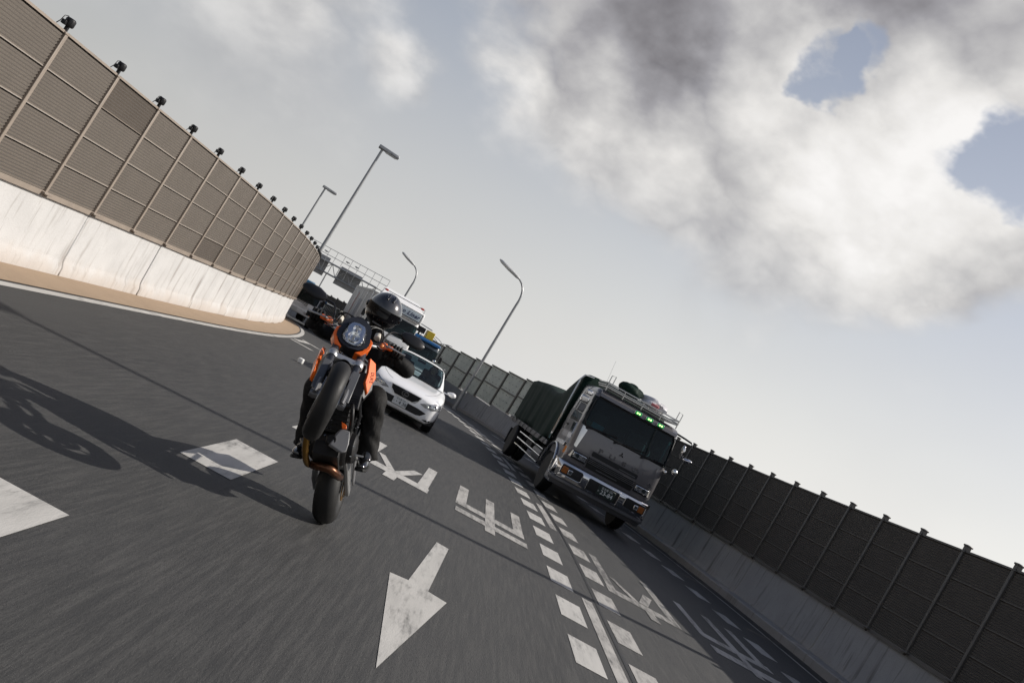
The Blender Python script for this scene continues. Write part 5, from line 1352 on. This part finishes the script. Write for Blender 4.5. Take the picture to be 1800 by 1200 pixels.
q = MB(); q.ball((1.155, .14, 1.80), (.05, .06, .045), 16, 10); mk('glint_ball', q, m_glint, trk, smooth=180)  # second chrome ball added for the sun glint
for c, d in (((-1.27, .20, 2.58), (.16, .12, .12)), ((-1.30, .22, 2.40), (.20, .14, .16)), ((-1.27, .25, 2.20), (.17, .12, .20))):
    q = MB(); q.box(c, d); mk('mirror', q, m_chrome if c[2] > 2.3 else m_grey, trk, bevel=.03)
q = MB(); q.tube([(-1.10, .22, 2.68), (-1.34, .2, 2.66), (-1.36, .2, 2.1), (-1.18, .25, 1.9)], .014, 6); mk('mirror_arm', q, m_alu, trk)
for dx in (0, .07):
    q = MB(); q.tube([(-1.24 - .0, 1.86 + dx, 1.2), (-1.24, 1.86 + dx, 2.85), (-1.18, 1.86 + dx, 2.98), (-.95, 1.86 + dx, 3.02)], .016, 6); mk('grab_rail', q, m_chrome, trk, smooth=40)
q = MB(); q.tube([(-.75, 1.3, 2.83), (-.80, 1.35, 3.6)], .003, 5); mk('antenna', q, m_steel, trk)
# cab interior
q = MB(); q.box((0, .48, 1.80), (2.05, .55, .18)); mk('dashboard', q, m_dark_in, trk, bevel=.05)
q = MB(); q.box((0, 1.66, 2.2), (2.1, .08, 1.1)); q.box((0, 1.0, 2.70), (2.0, 1.2, .03)); mk('cab_lining', q, m_dark_in, trk)
for s in (-.55, .55):
    q = MB(); q.box((s, 1.25, 1.95), (.52, .18, .8), Matrix.Rotation(-.15, 3, 'X')); mk('seat', q, m_dark_in, trk, bevel=.05)
q = MB(); q.torus((.55, .62, 2.02), (0, -.7, .7), .22, .018, 26, 8); mk('steering_wheel', q, m_black, trk, smooth=60)
q = MB(); q.lathe((.80, .30, 2.14), (0, -1, 0), [(.10, 0), (.10, .02), (.07, .03), (.01, .03)], 18); mk('dash_fan', q, m_black, trk, smooth=50)
m_cyan = M('cyan_cloth', (.06, .30, .36), .8, var=.3, scale=12)
q = MB(); q.box((-.72, .24, 1.975), (.30, .06, .13)); q.box((-.50, .24, 1.925), (.40, .05, .03)); o = mk('dash_cloth', q, m_cyan, trk, bevel=.02)
q = MB(); q.box((-.93, .26, 1.96), (.16, .05, .11)); mk('dash_box', q, M('khaki_card', (.16, .17, .11), .8), trk, bevel=.01)
q = MB(); q.box((1.0, .36, 2.20), (.05, .06, .55)); mk('window_trim', q, M('teal_trim', (.10, .26, .26), .5), trk, bevel=.02)
q = MB(); q.tube([(-.14, .22, 2.52), (-.1, .2, 2.3), (-.16, .22, 2.05), (-.22, .26, 1.93)], .009, 5); mk('dash_cord', q, m_black, trk)
# chassis, wheels, flatbed, side guards
q = MB()
for s in (-1, 1): q.box((s * .42, 4.9, .82), (.09, 8.2, .24))
for y in (1.3, 2.6, 4.0, 5.6, 6.9, 8.2): q.box((0, y, .80), (.9, .12, .18))
mk('chassis', q, m_chassis, trk)
q = MB(); q.box((0, 5.35, 1.06), (2.40, 6.6, .10)); q.box((0, 2.0, 1.55), (2.3, .06, 1.0)); mk('flatbed', q, m_chassis, trk)
for s in (-1, 1):
    q = MB(); q.box((s * 1.205, 5.35, 1.06), (.04, 6.6, .13)); mk('bed_rail', q, m_grey, trk, bevel=.01)
    for z in (.50, .68, .86):
        q = MB(); q.cyl((s * 1.17, 2.2, z), (s * 1.17, 6.1, z), .022, n=8); mk('side_guard', q, m_chrome, trk, smooth=40)
    q = MB(); q.cyl((s * .85, 2.6, .68), (s * .85, 3.7, .68), .27, n=22); mk('fuel_tank', q, m_grey, trk, smooth=40)
    q = MB(); q.box((s * .95, 4.6, .78), (.3, .9, .35)); mk('side_locker', q, m_chassis, trk, bevel=.02)
    q = MB(); q.box((s * 1.0, 7.65, .55), (.42, .02, .5)); mk('mud_flap', q, m_chassis, trk)
    q = MB(); q.box((s * 1.15, 8.4, 1.0), (.12, .5, .06)); mk('rear_bracket', q, m_grey, trk)
m_rim = M('dirty_rim', (.03, .03, .031), .5, metal=.4, var=.4)
tyre_pair(trk, 1.32, 1.0, .49, .26, m_rim); tyre_pair(trk, 6.95, 1.08, .49, .25, m_rim, True)
for i in range(9):
    q = MB(); y = 2.3 + .7 * i; q.tube([(-1.23, y, 1.14), (-1.25, y + .05, 1.06), (-1.22, y + .1, 1.0)], .012, 5); mk('rope_hook', q, m_grey, trk)
# tarpaulin thrown over the load, lashed along its sides
ztop = [(1.93, 3.06), (2.25, 3.06), (2.7, 2.86), (3.4, 2.46), (4.2, 2.38), (5.2, 2.44), (6.4, 2.53), (7.9, 2.52), (8.3, 2.48)]
rnd = random.Random(5); ph = [rnd.uniform(0, 6) for _ in range(8)]
q = MB(); R_ = []
for i in range(53):
    y = 1.93 + 6.4 * i / 52; zt = lerp_tab(ztop, y); sec = []
    for j in range(41):
        t = -1 + 2 * j / 40; s = 1 if t >= 0 else -1; a = abs(t)
        fold = sin(y * 5.5 + ph[0]) * .5 + sin(y * 11 + ph[1] + a * 4) * .35 + sin(y * 3.1 - a * 7 + ph[2]) * .5
        if a < .48:
            x = s * 1.14 * a / .48; z = zt - .05 * (a / .48) ** 4 + .014 * fold + (.05 if abs(y - 7) < 1 else 0) * cos(x * 2)
        else:
            k = (a - .48) / .52; x = s * (1.15 + .06 * k + .024 * fold * (k + .2)); hem = 1.12 - .05 * sin(y * 2.1 + ph[3]) - (.22 if 2.6 < y < 4.4 else 0) * math.exp(-((y - 3.5) / .7) ** 2)
            z = zt - .05 - (zt - .05 - hem) * k
        sec.append(Vector((x, y, z)))
    R_.append(sec)
q.loft(R_, closed=False, cap=False)
e = len(R_) - 1
back = [R_[e], [Vector((p.x, p.y + .10, p.z - .25 if p.z > 1.4 else p.z)) for p in R_[e]], [Vector((p.x, p.y + .12, min(p.z, 1.15))) for p in R_[e]]]
q.loft(back, closed=False, cap=False)
frt = [[Vector((p.x, p.y, min(p.z, 1.5))) for p in R_[0]], R_[0]]
q.loft(frt, closed=False, cap=False)
tp = mk('load_tarpaulin', q, m_tarp, None, smooth=180); tp.matrix_world = TRK; tag(tp, 'large dark green tarpaulin draped over the load of the grey truck', 'tarpaulin')
tp.modifiers.new('s', 'SOLIDIFY').thickness = .012
# ------------------------------------------------------------------ lorries farther back
def simple_truck(name, label, mx, w, zs, paint, glass, body=None, front_plate=True, depth=1.7):
    """zs: cab bottom, screen bottom, screen top, roof"""
    r = tag(empty(name, mx), label, 'truck')
    z0, z1, z2, z3 = zs
    lv = [(z0, .05, 1), (z0 + .2, .01, 1), ((z0 + z1) / 2, .0, 1), (z1 - .05, .03, 1), (z1, .04, 1), (z1 + (z2 - z1) * .33, .08, .99), (z1 + (z2 - z1) * .66, .13, .98), (z2, .18, .97), (z2 + .06, .20, .965), (z3 - .08, .24, .96), (z3 - .02, .30, .94), (z3, .40, .88)]
    sh, fb, rg = cab(r, w, lv, (z1, z2), (z1 + .02, z2 - .1), depth, paint, glass, .11)
    q = MB(); q.box((0, .02, z0 - .12), (2 * w + .06, .22, .28)); bm_ = mk('bumper', q, paint, r, bevel=.04)
    for s in (-1, 1):
        q = MB(); q.box((s * w * .72, -.10, z0 - .10), (.30, .03, .12)); o = mk('headlight', q, m_refl, r, bevel=.02)
        q = MB(); q.box((s * w * .93, -.05, z0 - .10), (.12, .10, .12)); mk('indicator', q, m_amber, r, bevel=.02)
        q = MB(); q.tube([(s * w, .25, z2 - .05), (s * (w + .2), .1, z2 - .05), (s * (w + .22), .1, z1 + .2)], .014, 6); mk('mirror_arm', q, m_black, r)
        q = MB(); q.box((s * (w + .2), .1, z1 + .32), (.16, .08, .34)); mk('mirror', q, m_black, r, bevel=.03)
    for x0 in (-.6, .1):
        q = MB(); q.bar((x0 * w, .02, z1 + .01), ((x0 + .5) * w, .04, z1 + .10), .015, .03); mk('wiper', q, m_black, r)
    h = fb.ray_cast(Vector((0, -3, z0 + .35)), Vector((0, 1, 0)))[0]
    for i in range(3):
        q = MB(); q.box((0, (h.y if h else 0) - .008, z0 + .24 + .07 * i), (1.1 * w, .02, .03)); mk('grille_slat', q, m_blk_satin, r)
    q = MB(); q.box((0, .5, z1 - .06), (1.8 * w, .5, .14)); q.box((0, depth - .1, (z1 + z2) / 2), (1.85 * w, .06, z2 - z1 + .2)); mk('cab_lining', q, m_dark_in, r)
    for s in (-.5, .5):
        q = MB(); q.box((s * w, 1.1, z1 + .1), (.5, .16, .7)); mk('seat', q, m_dark_in, r, bevel=.04)
    q = MB()
    for s in (-1, 1): q.box((s * .42, 4.5, .75), (.09, 8, .22))
    mk('chassis', q, m_chassis, r)
    return r, fb
m_lwhite = M('lorry_white', (.80, .80, .79), .35, var=.05, coat=.4)
m_lglass = m_wind_dk
# box lorry with a lettered sign over the screen
LN = T(-5.25, 42.2, zf(43.5)) @ RZ(.27)
ln, lfb = simple_truck('box_truck', 'white box truck with pale name sign over its windscreen behind the rider', LN, 1.22, (1.05, 1.75, 2.62, 3.0), m_lwhite, m_lglass)
q = MB(); q.box((0, .14, 3.02), (2.36, .22, .56)); sg_ = mk('sign_box', q, m_lwhite, ln, bevel=.05)
q = MB(); q.box((0, .02, 3.02), (2.16, .03, .42)); mk('sign_frame', q, m_blk_satin, sg_, bevel=.02)
q = MB(); q.box((0, .0, 3.02), (2.08, .03, .36)); mk('sign_panel', q, M('sign_panel_pale', (.55, .62, .66), .3), sg_, bevel=.015)
t = text_mesh('no Liner', .27, .008, .35, .004, 1.12, 'RIGHT'); t.xf(T(.96, -.02, 3.02) @ RX(radians(90))); mk('lettering', t, M('navy_ink', (.02, .03, .09), .5), sg_, fix=False)
q = MB(); q.prism([(-1.1, .3, 3.26), (-.9, 1.5, 3.62), (.9, 1.5, 3.62), (1.1, .3, 3.26)], (0, 0, -.02), (0, 0, .03)); mk('roof_deflector', q, m_lwhite, ln, bevel=.02)
q = MB(); q.tube([(-1.1, .3, 3.30), (-1.1, .3, 3.48), (1.1, .3, 3.48), (1.1, .3, 3.30)], .02, 6); mk('light_bar', q, m_steel, ln)
for x in (-.95, .95):
    q = MB(); q.box((x, .27, 3.48), (.16, .10, .09)); mk('marker_lamp', q, M('red_marker', (.45, .04, .03), .3), ln, bevel=.02)
m_boxside = M('box_side_grey', (.36, .36, .35), .45, var=.10, scale=1.2)
bx_ = MB(); bx_.box((0, 6.4, 2.05), (2.46, 9.0, 2.35)); bo = mk('cargo_box', bx_, m_boxside, ln, bevel=.03)
for y in (1.95, 4.2, 6.4, 8.6, 10.85):
    for s in (-1, 1):
        q = MB(); q.box((s * 1.235, y, 2.05), (.03, .09, 2.36)); mk('box_post', q, m_lwhite, bo)
for z in (.9, 3.2):
    for s in (-1, 1):
        q = MB(); q.box((s * 1.24, 6.4, z), (.04, 9.0, .10)); mk('box_rail', q, m_steel, bo)
q = MB(); q.prism([(-1.238, 8.4, 1.3), (-1.238, 8.0, 2.0), (-1.238, 8.25, 2.15), (-1.238, 7.9, 2.9), (-1.238, 7.7, 2.9), (-1.238, 8.0, 2.2), (-1.238, 7.8, 2.0), (-1.238, 8.2, 1.3)], (-.004, 0, 0), (0, 0, 0)); mk('red_print', q, M('faded_red_print', (.42, .12, .10), .6), bo)
q = MB(); q.box((-1.24, 6.0, 2.1), (.006, 1.8, 1.0)); mk('grey_print', q, M('grey_print', (.30, .31, .33), .6, var=.2, scale=3), bo)
tyre_pair(ln, 1.3, 1.05, .48, .26, m_rim); tyre_pair(ln, 8.6, 1.0, .48, .26, m_rim, True)
plate(ln, (0, -.105, .90), (.44, .22), '', '', '', m_plate_g, m_ink_w)
# small white lorry with blue roof and ribbed white body beyond the tan wall's end
WB = T(-10.45, 46.0, zf(47)) @ RZ(.0)
wb, wfb = simple_truck('flatbed_truck', 'small white truck with blue roof piece coming round the end of the tan wall', WB, .95, (.78, 1.18, 1.76, 1.98), m_lwhite, m_lglass, depth=1.5)
m_bluep = M('blue_paint', (.015, .10, .20), .35, coat=.4)
q = MB(); q.loft([[Vector((x, y, z)) for x, z in ((-.62, 1.96), (-.58, 1.96 + h), (.10, 1.96 + h), (.14, 1.96))] for y, h in ((.42, .06), (.55, .26), (1.1, .30), (1.15, .10))]); mk('roof_carrier', q, m_bluep, wb, bevel=.02)
q = MB(); q.box((0, 4.35, 1.26), (1.9, 5.2, .68)); bo = mk('load_body', q, M('ribbed_cream', (.68, .67, .60), .4), wb, bevel=.02)
m_rib = M('rib_shadow', (.22, .22, .2), .6)
for i in range(12):
    q = MB(); q.box((.96, 1.9 + .43 * i, 1.27), (.05, .06, .66)); mk('box_rib', q, m_rib, bo)
for z in (1.26, 1.58):
    q = MB(); q.box((.965, 4.35, z), (.045, 5.2, .05)); mk('box_rail', q, m_rib, bo)
q = MB(); q.box((.90, 1.72, 1.62), (.16, .06, .14)); mk('blue_tag', q, m_bluep, wb, bevel=.01)
tyre_pair(wb, 1.0, .80, .36, .20, m_rim); tyre_pair(wb, 5.4, .78, .36, .20, m_rim, True)
plate(wb, (0, -.105, .66), (.33, .165), '', '', '', m_plate_w, m_ink)
# blue truck with work lamps and yellow roof gear in the next lane
CT = T(-3.95, 46.5, zf(47.5)) @ RZ(.30)
m_navy = M('navy_paint', (.045, .06, .075), .35, coat=.5)
ct, cfb = simple_truck('work_truck', 'dark blue truck with yellow roof box and chrome lamps, half hidden by the white saloon', CT, 1.05, (1.0, 1.5, 2.12, 2.42), m_navy, m_lglass)
q = MB(); q.box((.2, .22, 2.40), (1.5, .26, .16)); mk('blue_visor', q, M('bright_blue', (.02, .12, .32), .35, coat=.5), ct, bevel=.04)
m_yel = M('safety_yellow', (.50, .36, .02), .5)
for c, d, m in (((.35, 1.1, 2.72), (.42, .5, .42), m_yel), ((-.25, 1.0, 2.78), (.5, .3, .3), m_black), ((-.55, 1.2, 2.95), (.3, .3, .22), m_yel)):
    q = MB(); q.box(c, d); q.cyl((c[0], c[1], 2.38), (c[0], c[1], c[2]), .05, n=8); mk('roof_gear', q, m, ct, bevel=.03)
q = MB(); q.tube([(-.7, 1.0, 2.45), (-.5, .8, 3.05), (.3, .8, 3.0)], .03, 6); mk('gear_arm', q, m_steel, ct)
for x, z in ((.95, 1.62), (1.08, 1.42), (.98, 1.2)):
    q = MB(); q.ball((x, -.12, z), (.12, .08, .12), 14, 9); mk('work_lamp', q, m_chrome, ct, smooth=180)
q = MB(); q.box((0, 4.8, 1.5), (2.1, 5.8, .9)); mk('load_bed', q, m_chassis, ct, bevel=.03)
tyre_pair(ct, 1.2, .9, .45, .24, m_rim); tyre_pair(ct, 6.2, .88, .45, .24, m_rim, True)
plate(ct, (0, -.105, .85), (.44, .22), '', '', '', m_plate_g, m_ink_w)
